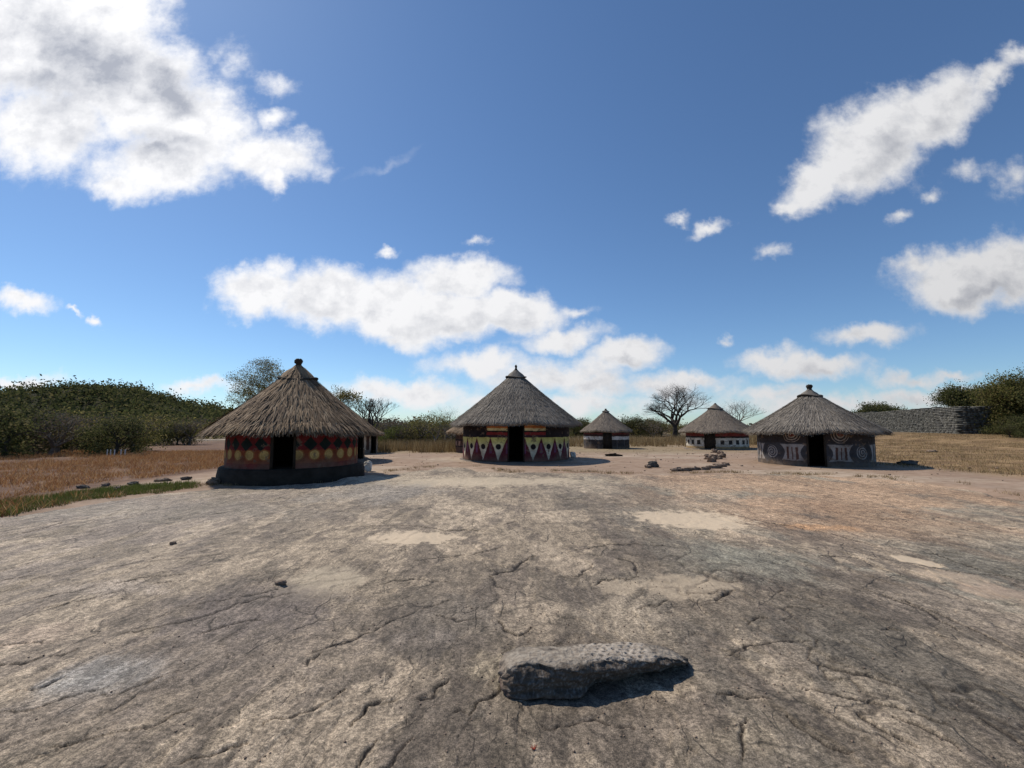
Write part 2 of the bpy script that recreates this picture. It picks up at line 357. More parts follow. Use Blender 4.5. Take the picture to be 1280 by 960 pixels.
# ground sheet
def axis(a, b, n, k): # dense near zero
    t = np.linspace(-1, 1, n); return np.sinh(t*k)/np.sinh(k)
gx = axis(0, 0, 420, 5.2)*2200; gy = 14+axis(0, 0, 460, 5.2)*2200
GX, GY = np.meshgrid(gx, gy)
ri = rock_in(GX, GY); Z = gz(GX, GY)-.22*sstep(.0, .9, ri)-.02
Z += .03*(fbm(GX*1.3, GY*1.3, 3, 3)-.5)*sstep(60, 20, np.hypot(GX, GY))
def lerp(a, b, t): return a+(b-a)*t[..., None]
n1_ = fbm(GX*.35, GY*.5, 5, 21); n2_ = fbm(GX*1.4, GY*1.9, 4, 22)
c = np.zeros(GX.shape+(3,))+np.array((.33, .235, .17))
c = lerp(c, np.array((.42, .33, .25)), sstep(.45, .7, n1_))
c = lerp(c, np.array((.27, .21, .12)), sstep(28, 36, GY+3*n1_)*sstep(26, 10, GX)*.8)
red = sstep(-3.5, -9, GX+2.5*(n2_-.5)-.12*(GY-10))*sstep(.0, -.6, ri)
yardL = sstep(12, 14, GY)*sstep(-12, -10.5, GX)*sstep(40, 32, GY)   # trodden earth round the left huts
red = red*(1-yardL)
c = lerp(c, lerp(np.zeros(GX.shape+(3,))+np.array((.11, .052, .028)), np.array((.17, .095, .055)), sstep(.42, .62, n2_)), red)
gold = sstep(14.5, 18, GX+2*(n1_-.5))*sstep(.0, -.6, ri)*sstep(10, 12, GY+GX*.0)
gold = np.clip(gold*(1-sstep(26, 30, GY)*sstep(22, 18, GX)), 0, 1)
c = lerp(c, lerp(np.zeros(GX.shape+(3,))+np.array((.20, .125, .06)), np.array((.30, .20, .10)), sstep(.4, .62, n2_)), gold)
far = sstep(60, 90, np.hypot(GX, GY)); c = lerp(c, np.array((.16, .12, .07)), far)
c *= (.8+.4*n2_)[..., None]
g = mesh_np('ground', np.stack([GX, GY, Z], -1).reshape(-1, 3), grid_faces(*GX.shape), [M['ground']], smooth=True, colr=c.reshape(-1, 3))
tag(g, kind='structure')

# rock outcrop -- fine fan-shaped sheet
NR, NC = 980, 1350
d_ = np.exp(np.linspace(math.log(2.2), math.log(30), NR)); uu = np.linspace(-1.45, 1.45, NC)
D, U = np.meshgrid(d_, uu, indexing='ij'); X = D*U; Y = D-2.0
CR = []   # cracks / flake edges traced as real ground lines: (px list, width m, depth m, step m)
def crack(pts, w=.012, dep=.02, step=.0): CR.append(([px2g(*p) for p in pts], w, dep, step))
crack([(587,890),(593,878),(608,870),(628,858),(636,842)], .012, .03)
crack([(583,888),(572,885),(565,883)], .008, .02)
crack([(440,905),(455,885),(462,875),(480,871),(495,870)], .012, .03)
crack([(480,960),(500,935),(520,915)], .010, .02); crack([(450,948),(462,932),(468,924)], .01, .02)
crack([(622,775),(635,788),(650,793),(666,782)], .012, .03)
crack([(612,720),(625,716),(640,712),(652,702),(668,692)], .014, .03); crack([(612,720),(620,732),(640,738)], .008, .012)
crack([(700,718),(725,716),(740,704)], .012, .025); crack([(745,728),(752,722),(798,722)], .018, .035)
crack([(798,721),(790,702),(770,697)], .010, .018); crack([(795,758),(828,752),(835,748)], .013, .025)
crack([(590,692),(625,684)], .014, .03); crack([(720,685),(760,680),(830,684)], .014, .02)
crack([(890,756),(905,750),(918,744)], .03, .05); crack([(860,742),(885,746),(916,743)], .012, .02)
crack([(935,787),(945,782),(960,780)], .015, .03); crack([(905,823),(935,814),(975,811),(1010,811)], .009, .014)
crack([(1100,800),(1112,799),(1128,803)], .022, .04); crack([(895,868),(930,873),(968,884)], .010, .028)
crack([(985,905),(1010,925),(1035,945),(1070,955)], .009, .022); crack([(1065,900),(1100,922),(1150,950)], .011, .02)
crack([(1120,910),(1170,930),(1200,950)], .010, .018); crack([(1205,890),(1250,905)], .010, .018); crack([(1225,912),(1280,945)], .012, .02)
crack([(933,905),(928,930),(930,950)], .010, .025)
crack([(30,669),(50,664),(80,655)], .03, .05); crack([(0,725),(25,721),(50,717)], .02, .04)
crack([(45,768),(75,763),(110,755),(150,743)], .013, .025); crack([(0,812),(35,810),(68,807)], .017, .035)
crack([(0,838),(36,838),(50,832)], .014, .03); crack([(10,876),(45,870),(75,858)], .016, .035); crack([(60,832),(80,828),(98,818)], .011, .02)
crack([(250,795),(290,782),(330,775)], .011, .02); crack([(380,835),(385,825),(405,815)], .011, .02)
crack([(120,880),(150,873),(180,862),(200,853)], .012, .025); crack([(230,960),(262,945),(280,935),(310,925)], .011, .03)
crack([(430,659),(500,657),(560,662),(610,663)], .022, .05); crack([(545,664),(580,661),(616,664)], .02, .04)
crack([(632,655),(645,651)], .03, .05); crack([(700,626),(720,625),(740,624)], .03, .03)
crack([(370,665),(385,662)], .02, .02); crack([(195,732),(215,730)], .02, .03); crack([(200,720),(212,718)], .015, .02)
crack([(520,700),(560,695),(590,690)], .013, .015); crack([(1120,640),(1150,641)], .03, .03); crack([(1150,712),(1190,718),(1280,725)], .02, .02)
crack([(1020,700),(1060,702),(1100,704)], .012, .015); crack([(380,820),(440,800),(480,780),(520,762),(560,750)], .010, .012)
crack([(200,770),(260,758),(330,745),(400,722)], .010, .012)
crack([(0,760),(60,752),(120,740),(190,725),(260,718)], .014, .02); crack([(0,905),(60,890),(130,868)], .012, .02); crack([(150,800),(230,782),(320,752),(372,742)], .012, .02)
crack([(110,715),(170,705),(240,700),(300,692)], .016, .02); crack([(60,950),(130,928),(190,915),(240,890)], .012, .02); crack([(330,905),(400,880),(430,858)], .012, .02)
crack([(900,640),(960,655),(1040,668),(1110,690)], .014, .015); crack([(960,600),(1040,612),(1120,622)], .02, .02); crack([(1000,870),(1060,880),(1120,896),(1180,918)], .010, .018)
crack([(1130,760),(1190,785),(1240,810),(1280,832)], .012, .018); crack([(1080,745),(1150,770),(1200,800)], .010, .014); crack([(1160,690),(1220,712),(1280,728)], .014, .018); crack([(1020,840),(1090,862),(1150,880)], .009, .014)
crack([(680,905),(740,898),(790,905)], .008, .014); crack([(520,872),(545,862),(560,848)], .009, .016); crack([(470,730),(520,722),(560,726)], .012, .016); crack([(540,770),(575,778),(600,772)], .011, .018)
def pd(pts, x, y):
    P = np.array(pts); best = np.full(x.shape, 1e9); tt = np.zeros(x.shape)
    for i in range(len(P)-1):
        a, b = P[i], P[i+1]; e = b-a; t = np.clip(((x-a[0])*e[0]+(y-a[1])*e[1])/(e@e), 0, 1)
        dd = np.hypot(x-a[0]-t*e[0], y-a[1]-t*e[1]); k = dd < best
        best = np.where(k, dd, best); tt = np.where(k, (i+t)/(len(P)-1), tt)
    return best, tt
ri = rock_in(X, Y)
base = gz(X, Y)
bx, by = px2g(432, 600); base = base+.17*np.exp(-(((X-bx)/1.5)**2+((Y-by+.3)/1.2)**2))
wob = fbm(X*.35, Y*.22, 4, 31)-.5
h = base+.02+.16*wob*sstep(26, 4, D)+.03*(fbm(X*1.2, Y*.6, 4, 33)-.5)+.012*(fbm(X*5, Y*3, 4, 34)-.5)
# exfoliation terraces
wx = X+.5*(fbm(X*1.1, Y*1.1, 4, 41)-.5); wy = Y+.5*(fbm(X*1.1, Y*1.1, 4, 42)-.5)
tn = fbm(wx*.8, wy*.42, 5, 43, .55)*9
fr = tn-np.floor(tn)
h += .010*(np.floor(tn)+sstep(.95, 1, fr)-tn*.93)
tn2 = fbm(wx*1.7+5, wy*.8, 5, 45, .55)*7; fr2 = tn2-np.floor(tn2)
h += .006*(np.floor(tn2)+sstep(.88, 1, fr2)-tn2)*sstep(.5, .6, fbm(X*.6+3, Y*.5, 3, 46))
crk = np.zeros(X.shape)
jx = .035*(fbm(X*9, Y*9, 3, 51)-.5)*2; jy = .05*(fbm(X*9, Y*9, 3, 52)-.5)*2
for pts, wd, dep, stp in CR:
    P = np.array(pts); lo = P.min(0)-.4; hi = P.max(0)+.4
    k = (X > lo[0]) & (X < hi[0]) & (Y > lo[1]) & (Y < hi[1])
    if not k.any(): continue
    dd, t = pd(pts, X[k]+jx[k], Y[k]+jy[k])
    wd2 = np.maximum(wd*.80, D[k]*.0026)*(.25+.95*np.sin(np.pi*np.clip(t, .04, .96))**.5)
    gk = np.clip(1-dd/wd2, 0, 1)
    h[k] -= dep*.6*sstep(0, 1, gk)
    h[k] += .005*np.exp(-dd/.10)*(gk <= 0)
    crk[k] = np.maximum(crk[k], sstep(.1, .7, gk))
# faint natural fissures
fn = np.abs(fbm(wx*.9+9, wy*.55, 5, 61)-.5)
fm = sstep(.52, .64, fbm(X*.5, Y*.5, 3, 62)); fis = sstep(.010, .0, fn)*fm
h -= .010*fis; crk = np.maximum(crk, fis*.55)
edge = sstep(-.15, .75, ri)
h = h-.34*(1-edge)
# colour of the rock itself
a1 = fbm(wx*.45, wy*.28, 5, 71); a2 = fbm(wx*1.6, wy*.7, 5, 72); a3 = fbm(X*3.6+2, Y*1.5, 4, 73); a4 = fbm(X*.9-4, Y*.5, 5, 74); a5 = fbm(X*9, Y*6, 4, 75, .7)
hf = .16*(a5-.5)+.05*(fbm(X*24, Y*16, 3, 76)-.5); a1 = a1+hf; a2 = a2+hf; a3 = a3+hf*1.3; a4 = a4+hf
cr_ = np.zeros(X.shape+(3,))+np.array((.27, .22, .172))
cr_ = lerp(cr_, np.array((.13, .108, .090)), sstep(.495, .535, a1)*.62)
cr_ = lerp(cr_, np.array((.38, .31, .245)), sstep(.55, .59, a2)*.6)
cr_ = lerp(cr_, np.array((.10, .082, .073)), sstep(.56, .60, a3)*.5)
cr_ = lerp(cr_, np.array((.20, .20, .175)), sstep(.53, .59, a4)*.4*sstep(0, 4, X))
cr_ = lerp(cr_, np.array((.36, .30, .24)), sstep(7, 14, Y)*.45*sstep(.40, .56, a2))
org = sstep(1.5, 6, X-.0*Y)*sstep(5.5, 8.5, Y)*sstep(.35, .55, a1*.5+a2*.5)
cr_ = lerp(cr_, np.array((.36, .235, .155)), org*.7)
lft = sstep(-2.0, -5, X+.15*Y)*sstep(1, 5, Y+2*a2); cr_ = lerp(cr_, np.array((.30, .25, .225)), lft*.35*sstep(.38, .55, a3))
sand = np.zeros(X.shape)
PX = dict()
cpx = 640+F*X/(Y*cp+1e-6); 
def patch(px, py, rx, ry, colr, strength, soft=.35, is_sand=True, namp=.5, rot=0.):
    global cr_, sand
    x0, y0 = px2g(px, py); xa, _ = px2g(px+rx, py); _, yb = px2g(px, py-ry)
    dx, dy = X-x0, Y-y0
    if rot: dx, dy = dx*math.cos(rot)+dy*math.sin(rot), -dx*math.sin(rot)+dy*math.cos(rot)
    q = np.hypot(dx/abs(xa-x0), dy/abs(yb-y0))+namp*2*(a2-.5)+namp*(a3-.5)+.9*(a5-.5)
    m = sstep(1+soft/2, 1-soft, q)*strength
    cr_ = lerp(cr_, np.array(colr), m)
    if is_sand: sand = np.maximum(sand, m)
S = (.50, .41, .32)
patch(868, 651, 72, 12, S, .95, .3); patch(518, 671, 58, 9, S, .9, .12, namp=.35); patch(1145, 704, 27, 9, S, .95, .15, namp=.3)
patch(405, 726, 45, 16, (.40, .34, .27), .7, .5); patch(860, 735, 52, 13, (.40, .33, .26), .7, .4); patch(770, 730, 30, 8, (.4, .33, .26), .6)
patch(600, 603, 160, 6, (.44, .37, .29), .8, .5); patch(1190, 725, 40, 12, (.42, .33, .26), .6, .5); patch(1250, 745, 50, 10, (.40, .3, .24), .6, .5)
patch(130, 850, 46, 24, (.40, .41, .42), .6, .9, False, 1.4); patch(130, 740, 90, 12, (.38, .32, .28), .7, .5, False)
patch(300, 760, 110, 28, (.12, .10, .098), .65, .7, False); patch(90, 905, 90, 30, (.33, .27, .22), .6, .7, False)
patch(40, 800, 60, 20, (.36, .28, .23), .6, .6, False)
patch(270, 820, 200, 50, (.135, .112, .105), .55, .9, False, .8); patch(560, 770, 90, 24, (.15, .13, .115), .5, .9, False, .9); patch(1080, 830, 160, 60, (.13, .12, .105), .5, .8, False); patch(640, 830, 60, 22, (.36, .30, .225), .6, .6, False)
patch(1040, 660, 60, 5, (.42, .24, .13), .6, .6, False); patch(985, 630, 70, 9, (.42, .27, .18), .6, .6, False); patch(470, 615, 90, 10, (.24, .22, .21), .6, .6, False)
patch(200, 640, 200, 12, (.25, .22, .195), .5, .6, False); patch(770, 765, 60, 20, (.36, .3, .24), .6, .7, False)
patch(900, 930, 70, 26, (.30, .25, .19), .5, .8, False); patch(520, 800, 60, 16, (.14, .12, .11), .5, .7, False)
patch(940, 705, 80, 20, (.22, .22, .19), .5, .7, False); patch(1180, 770, 70, 30, (.30, .25, .21), .5, .9, False, .9)
cr_ = cr_*np.array((1.06, 1.03, .935))*(.92+.10*sstep(3.5, 7, Y))[..., None]
cr_ = lerp(cr_, np.array((.022, .017, .014)), np.clip(crk*1.1, 0, 1)*1.0*(1-.5*sand))
halo = sstep(.0, .5, fis)*0
h -= .008*sand
ro = mesh_np('rock_outcrop', np.stack([X, Y, h], -1).reshape(-1, 3), grid_faces(NR, NC), [M['granite']], smooth=True, colr=np.clip(cr_, 0, 1).reshape(-1, 3))
at_ = ro.data.attributes.new('sand', 'FLOAT', 'POINT'); at_.data.foreach_set('value', sand.astype(np.float32).ravel())
tag(ro, kind='structure')
def surf(x, y):
    """height of whatever is on top at (x,y): rock or ground"""
    x = float(x); y = float(y); u_ = x/(y+2); d = y+2
    if 2.2 < d < 30 and abs(u_) < 1.45:
        i = int(round((math.log(d)-math.log(2.2))/(math.log(30)-math.log(2.2))*(NR-1))); j = int(round((u_+1.45)/2.9*(NC-1)))
        zr = float(h[i, j])
    else: zr = -9
    r = float(rock_in(np.array([x]), np.array([y]))[0])
    zg = float(gz(x, y))-.22*float(sstep(0, .9, np.array(r)))-.02
    return max(zr, zg)

# hills
def hill(name, x0, x1, yc, wy_, prof, seed):
    xs = np.linspace(x0, x1, 160); ys = np.linspace(-1, 1, 40)
    XX, T = np.meshgrid(xs, ys)
    hh = np.interp(XX, [p[0] for p in prof], [p[1] for p in prof])
    ZZ = hh*np.cos(T*math.pi/2)**1.3+2.5*(fbm(XX*.05, T*4, 4, seed)-.5)*np.cos(T*math.pi/2)-1.2
    o = mesh_np(name, np.stack([XX, yc+T*wy_, ZZ], -1).reshape(-1, 3), grid_faces(40, 160), [M['hill']], smooth=True)
    return tag(o, kind='structure'), (lambda x, t: float(np.interp(x, [p[0] for p in prof], [p[1] for p in prof]))*math.cos(t*math.pi/2)**1.3-1.0)
HP = [(-560, 5), (-420, 12), (-330, 14.5), (-262, 14.5), (-240, 16.2), (-215, 21.3), (-203, 22.0), (-190, 19), (-165, 12.5), (-140, 8), (-120, 6.5), (-95, 3), (-50, 1)]
_, hz1 = hill('hill', -560, -50, 235, 95, HP, 81)

# ---------------------------------------------------------------- leaf clouds
def leaf_quads(P, size, flat=.0, asp=.55):
    n = len(P); a = rng.normal(size=(n, 3)); a[:, 2] *= (1-flat); a /= np.linalg.norm(a, axis=1)[:, None]
    b = rng.normal(size=(n, 3)); b -= (b*a).sum(1)[:, None]*a; b /= np.linalg.norm(b, axis=1)[:, None]
    s = size*rng.uniform(.6, 1.4, n)[:, None]
    V = np.stack([P-a*s, P+b*s*asp, P+a*s, P-b*s*asp], 1).reshape(-1, 3)
    return V, np.arange(4*n).reshape(n, 4)
# far wood over the hill and the plain behind it
PT = []
for k in range(3600):
    t = random.uniform(-1, .15); x = random.uniform(-420, -60); z = hz1(x, t); y = 235+t*95
    r = random.choice((1.0, 1.6, 2.2, 3.0, 4.0))*random.uniform(.8, 1.1)
    P = rng.normal(size=(34, 3))*np.array((r*.6, r*.6, r*.42))+np.array((x, y, z+r*.5)); PT.append(P)
P = np.concatenate(PT); V, Fc = leaf_quads(P, .62)
tag(mesh_np('woodland', V, Fc, [M['leaf_far']]), 'dark green scrub woodland covering the far hill on the left', 'woodland', kind='stuff')
PT = []
for k in range(1500):
    x = random.uniform(-170, 200); y = random.uniform(95, 175)
    if x > 60 and y < 110: continue
    hgt = (2.6 if -20 < x < 200 else 3.6)*random.uniform(.6, 1.15)
    r = random.uniform(1.2, 2.6)
    PT.append(rng.normal(size=(40, 3))*np.array((r*.7, r*.7, hgt*.27))+np.array((x, y, hgt*.5-.4)))
PO = []
for k in range(1300):
    x = random.uniform(-190, -34); y = random.uniform(66, 150)
    hgt = random.uniform(2.2, 4.0)*(1 if x < -60 else .8); r = random.uniform(1.0, 2.4)
    PO.append(rng.normal(size=(60, 3))*np.array((r*.6, r*.6, hgt*.24))+np.array((x, y, hgt*.45-.4)))
Po = np.concatenate(PO); Vo_, Fo_ = leaf_quads(Po, .26)
tag(mesh_np('olive_scrub', Vo_, Fo_, [M['leaf_olive']]), 'olive green scrub filling the plain between the thicket and the hill', 'scrub', kind='stuff')
P = np.concatenate(PT); V, Fc = leaf_quads(P, .36)
tag(mesh_np('far_scrub', V, Fc, [M['leaf_brown']]), 'brown leafless scrub along the horizon behind the village', 'scrub', kind='stuff')

# ---------------------------------------------------------------- trees
def grow(height, spread, depth=6, trunk=.18, fork=.25, seed=1, up=.35, nb=(2, 3), wig=.25, droop=0, lean=0, width=None, thin=.7):
    r_ = random.Random(seed); mb = MB(); tips = []
    def rec(p, d, L, rad, lv):
        q = p; seg = 3 if lv < 2 else 2
        for s in range(seg):
            dd = (d+Vector((r_.gauss(0, wig), r_.gauss(0, wig), r_.gauss(0, wig)))*.35).normalized()
            q2 = q+dd*(L/seg); r1 = rad*(1-.3*(s+1)/seg)
            V, Fc = tube_rings(q, q2, rad*(1-.3*s/seg), r1, 6 if lv < 3 else 3); mb.add(V, Fc); q = q2; d = dd
            if lv >= 3: tips.append(tuple(q))
        if lv >= depth: return
        n = r_.randint(*nb)+(1 if lv == 0 else 0)
        az = r_.uniform(0, 6.28)
        for k in range(n):
            a = az+k*6.283/n+r_.uniform(-.5, .5); tilt = r_.uniform(.35, .95)*spread
            side = Vector((math.cos(a), math.sin(a), 0)); 
            nd = (d*math.cos(tilt)+side*math.sin(tilt)); nd.z += up*.35-droop*lv; nd.normalize()
            rec(q, nd, L*r_.uniform(.66, .9)*(1 if lv else .85), rad*thin*(.68 if k else .85), lv+1)
    L0 = height*fork
    rec(Vector((0, 0, -.15)), Vector((lean, 0, 1)).normalized(), L0+.15, trunk, 0)
    V = np.concatenate(mb.V); s = height/V[:, 2].max(); S3 = np.array((s, s, s)); T = np.array(tips); off = np.zeros(3)
    if width:
        lo, hi = np.percentile(T[:, :2], 1, axis=0), np.percentile(T[:, :2], 99, axis=0)
        S3[:2] = width/(hi-lo); off[:2] = (lo+hi)/2
    def tr(v): return (v-off*sstep(.0, height*.4/s, v[:, 2])[:, None])*(S3 if not width else (s+(S3-s)*sstep(0, height*.35/s, v[:, 2])[:, None]))
    mb.V = [tr(v) for v in mb.V]
    return mb, tr(T)
def tree(name, label, cat, x, y, height, leaf=None, leafn=0, leafsize=.1, bark='bark', group=None, rz=None, crown_sd=.3, flat=.0, lumps=False, **kw):
    root = empty(name, (x, y, surf(x, y)-.03), rz if rz is not None else random.uniform(0, 6.28))
    tag(root, label, cat, group)
    mb, tips = grow(height, kw.pop('spread', 1), seed=kw.pop('seed', 1), **kw)
    mb.build('trunk', M[bark], root, smooth=True)
    if leaf:
        idx = rng.integers(0, len(tips), leafn); P = tips[idx]+rng.normal(size=(leafn, 3))*crown_sd*np.array((1, 1, .7))
        if lumps:
            nl_ = 16; rw = np.abs(tips[:, :2]).max()*.62
            ce = np.stack([rng.normal(0, rw*.5, nl_), rng.normal(0, rw*.5, nl_), rng.uniform(.12, .72, nl_)*height], -1); li = rng.integers(0, nl_, leafn)
            P = np.where((rng.uniform(0, 1, leafn) < .55)[:, None], ce[li]+rng.normal(size=(leafn, 3))*np.array((.75, .75, .6)), P)
        P = P[P[:, 2] > height*(.02 if lumps else .12)]
        V, Fc = leaf_quads(P, leafsize, flat); mesh_np('crown', V, Fc, [M[leaf]], parent=root)
    return root
def gxy(px, depth): return (px-640)*depth/F/1.0, depth
tree('bare_tree', 'large bare tree with wide rounded crown between the two far huts', 'tree', *gxy(843, 62), 8.1, seed=6, depth=9, trunk=.34, fork=.19, spread=.85, wig=.3, bark='bark', up=.06, nb=(2, 3), width=8.2, thin=.79)
tree('acacia_tree', 'flat-topped sparse acacia rising behind the left slope of the brown thatched roof', 'tree', *gxy(328, 44), 8.5, leaf='leaf_olive', leafn=15000, leafsize=.055, crown_sd=.24, seed=12, depth=7, trunk=.24, fork=.30, spread=1.0, up=.15, flat=.5, nb=(2, 3), width=6.8, thin=.78)
tree('leafy_tree', 'small green tree peeking over the right slope of the brown thatched roof', 'tree', *gxy(431, 46), 6.0, leaf='leaf_olive', leafn=4500, leafsize=.07, crown_sd=.25, seed=3, depth=6, trunk=.14, spread=.9, width=3.2)
tree('bare_tree', 'small leafless tree with upright twigs right of the brown thatched roof', 'tree', *gxy(470, 50), 5.3, seed=8, depth=7, trunk=.14, fork=.14, spread=.6, up=.5, nb=(2, 3), bark='bark', width=4.2, thin=.8)
tree('bare_tree', 'pale leafless tree showing above the gap right of the tan roofed hut', 'tree', *gxy(925, 62), 5.3, seed=18, depth=7, trunk=.13, fork=.2, spread=.8, up=.3, nb=(2, 3), bark='bark_grey', width=5, thin=.75)
tree('bare_tree', 'low bare thorn tree with pale trunk standing left of the centre hut', 'tree', *gxy(541, 37), 3.0, leaf='leaf_olive', leafn=1800, leafsize=.05, crown_sd=.2, seed=23, depth=6, width=3.2, trunk=.08, fork=.33, spread=.95, bark='bark_grey')
tree('bare_tree', 'twiggy leafless tree in the scrub midway between left hut and centre hut', 'tree', *gxy(556, 48), 4.3, seed=29, depth=7, width=4, trunk=.10, fork=.2, spread=.8, bark='bark_grey')
for px, dep, hh, lab, sd_ in [(1208, 59, 7.0, 'dark green tree rising behind the end of the dry stone wall', 31), (1268, 48, 7.2, 'broad green tree right of the stone wall at the frame edge', 32), (1330, 45, 8, 'tall green tree just beyond the right edge', 33), (1238, 62, 7.3, 'green tree standing between the wall end and the broad edge tree', 34)]:
    x, y = gxy(px, dep)
    tree('broadleaf_tree', lab, 'tree', x, y, hh-.8, leaf='leaf_dark' if sd_ != 32 else 'leaf_olive', leafn=26000, leafsize=.095, crown_sd=.5, lumps=True, seed=sd_, depth=6, trunk=.25, fork=.12, spread=1.0, nb=(2, 4), width=dict([(31, 4.5), (32, 5.5), (33, 7), (34, 4.8)])[sd_], group='green trees by the stone wall')

# shrubs: four kinds, copied
def shrub_proto(kind, seed):
    root = empty('shrub', (0, 0, 0))
    hh = 3.0
    mb, tips = grow(hh, .9, depth=6, trunk=.06, fork=.07, seed=seed, up=.35, nb=(2, 3), wig=.4, width=2.9, thin=.78)
    mb.build('stems', M['bark_grey' if kind != 'dark' else 'bark'], root)
    n = dict(dark=4200, olive=3000, bare=900, green=3800)[kind]
    lf = dict(dark='leaf_dark', olive='leaf_olive', bare='leaf_brown', green='leaf_green')[kind]
    idx = rng.integers(0, len(tips), n); P = tips[idx]+rng.normal(size=(n, 3))*np.array((.22, .22, .2))
    nl_ = 11; ce = np.stack([rng.normal(0, .75, nl_), rng.normal(0, .75, nl_), rng.uniform(.2, 1.9, nl_)], -1); li = rng.integers(0, nl_, n)
    Q = ce[li]+rng.normal(size=(n, 3))*np.array((.34, .34, .30)); P = np.where((rng.uniform(0, 1, n) < .62)[:, None], Q, P)
    P[:, 2] = np.abs(P[:, 2])
    V, Fc = leaf_quads(P, .07); mesh_np('foliage', V, Fc, [M[lf]], parent=root)
    return root
SH = {(k, i): shrub_proto(k, 40+7*i+len(k)) for k in ('dark', 'olive', 'bare', 'green') for i in range(2)}
used = set()
def shrub(px, depth, hh, kind, label, group, sx_=1.0):
    key = (kind, random.randint(0, 1)); o = SH[key]
    if key in used: o = copy_tree(o)
    used.add(key)
    x, y = gxy(px, depth); s = hh/3.0
    o.location = (x, y, surf(x, y)-.05); o.rotation_euler = (0, 0, random.uniform(0, 6.28)); o.scale = (s*sx_, s*sx_, s)
    tag(o, label, 'shrub', group)
KL = dict(dark='dense dark shrub in the thicket left of the huts', olive='olive green shrub in the thicket left of the huts',
          bare='leafless grey-brown shrub in the thicket left of the huts', green='bright green shrub in the thicket left of the huts')
for k in range(64):
    px = random.uniform(-120, 262); dep = random.uniform(31, 58)
    kind = random.choice(['dark', 'olive', 'bare', 'bare', 'olive', 'dark']) if dep < 42 else random.choice(['olive', 'green', 'olive', 'bare'])
    hh = random.uniform(1.5, 3.5)*(1 if dep < 42 else 1.12)
    if px > 180: dep = max(dep, 50); hh *= .9
    shrub(px, dep, hh, kind, KL[kind], 'thicket of '+kind+' shrubs on the left', 1.15)
shrub(12, 27, 3.3, 'dark', 'big dark glossy bush at the left frame edge, nearest in the thicket', None, 1.1)
shrub(70, 29, 2.8, 'bare', 'grey leafless bush right of the big dark bush at the left edge', None, 1.2)
shrub(150, 30, 2.6, 'dark', 'low dark bush standing right behind the white posts', None, 1.2)
KM = dict(dark='dark shrub in the scrub behind the yard', olive='olive shrub in the scrub behind the yard', bare='brown twiggy shrub in the scrub behind the yard', green='green shrub in the scrub behind the yard')
for k in range(46):
    px = random.uniform(462, 568); dep = random.uniform(38, 74)
    kind = random.choice(['bare', 'bare', 'olive', 'bare', 'green']); shrub(px, dep, random.uniform(1.9, 3.0), kind, KM[kind], kind+' shrubs behind the left of the yard', 1.1)
for k in range(26):
    px = random.uniform(716, 850); dep = random.uniform(66, 88)
    kind = random.choice(['bare', 'olive', 'dark', 'bare']); shrub(px, dep, random.uniform(2.2, 3.6), kind, KM[kind].replace('scrub behind the yard', 'scrub round the large bare tree'), kind+' shrubs round the bare tree', 1.2)
for k in range(8):
    px = random.uniform(1085, 1125); dep = random.uniform(86, 95)
    shrub(px, dep, random.uniform(4.8, 5.6), 'dark', 'dark shrub at the low end of the stone wall', 'shrubs at the low end of the wall', 1.1)
for k in range(10):
    px = random.uniform(1243, 1340); dep = random.uniform(42, 47)
    shrub(px, dep, random.uniform(1.2, 2.2), 'dark', 'low dark shrub under the green trees on the right', 'undergrowth on the right', 1.3)
for key, o in SH.items():
    if key not in used:
        for ch in list(o.children): bpy.data.objects.remove(ch)
        bpy.data.objects.remove(o)

# ---------------------------------------------------------------- grass
def grass(name, m, pts, hmin, hmax, wdt, lean=.5):
    n = len(pts); hh = rng.uniform(hmin, hmax, n); az = rng.uniform(0, 6.28, n); la = rng.uniform(0, 6.28, n); ll = rng.uniform(0, lean, n)*hh
    w_ = wdt*rng.uniform(.6, 1.4, n)
    dx, dy = np.cos(az)*w_, np.sin(az)*w_
    a = pts+np.stack([dx, dy, -.03*np.ones(n)], -1); b = pts-np.stack([dx, dy, .03*np.ones(n)], -1)
    t = pts+np.stack([np.cos(la)*ll, np.sin(la)*ll, hh], -1)
    V = np.stack([a, b, t], 1).reshape(-1, 3)
    return mesh_np(name, V, np.arange(3*n).reshape(n, 3), [m])
def scatter(n, x0, x1, y0, y1, cond, clump=.15, per=12):
    cxy = np.stack([rng.uniform(x0, x1, n), rng.uniform(y0, y1, n)], -1)
    cxy = cxy[cond(cxy[:, 0], cxy[:, 1])]
    p = np.repeat(cxy, per, 0)+rng.normal(0, clump, (len(cxy)*per, 2))
    k = rock_in(p[:, 0], p[:, 1]) < -.05; p = p[k]
    return np.concatenate([p, (gz(p[:, 0], p[:, 1])-.02)[:, None]], 1)
pL = scatter(19000, -48, -6.5, 8, 36, lambda x, y: (x < -9-.12*(y-10)) & (fbm(x*.5, y*.5, 3, 91) > .34+.08*sstep(20, 12, y)) & ~((x > -12.2) & (y > 11)), .16, 14)
tag(grass('dry_grass', M['grass_red'], pL, .04, .24, .009, 1.5), 'reddish dry grass covering the ground left of the huts', 'grass', kind='stuff')
pR = scatter(17000, 14, 75, 10, 52, lambda x, y: (x > 15.8+2*(fbm(x*.3, y*.3, 2, 5)-.5)) & ~((y > 26) & (x < 21)) & (fbm(x*.4, y*.4, 3, 92) > .34), .2, 12)
tag(grass('golden_grass', M['grass_gold'], pR, .03, .17, .009, 1.2), 'short golden dry grass on the open ground at right', 'grass', kind='stuff')
pM = np.concatenate([scatter(2600, -14, 32, 44, 64, lambda x, y: fbm(x*.3, y*.3, 3, 93) > .38, .25, 14), scatter(1500, -16, -3, 30, 44, lambda x, y: (y > 31) & (fbm(x*.4, y*.4, 3, 94) > .4), .2, 12)])
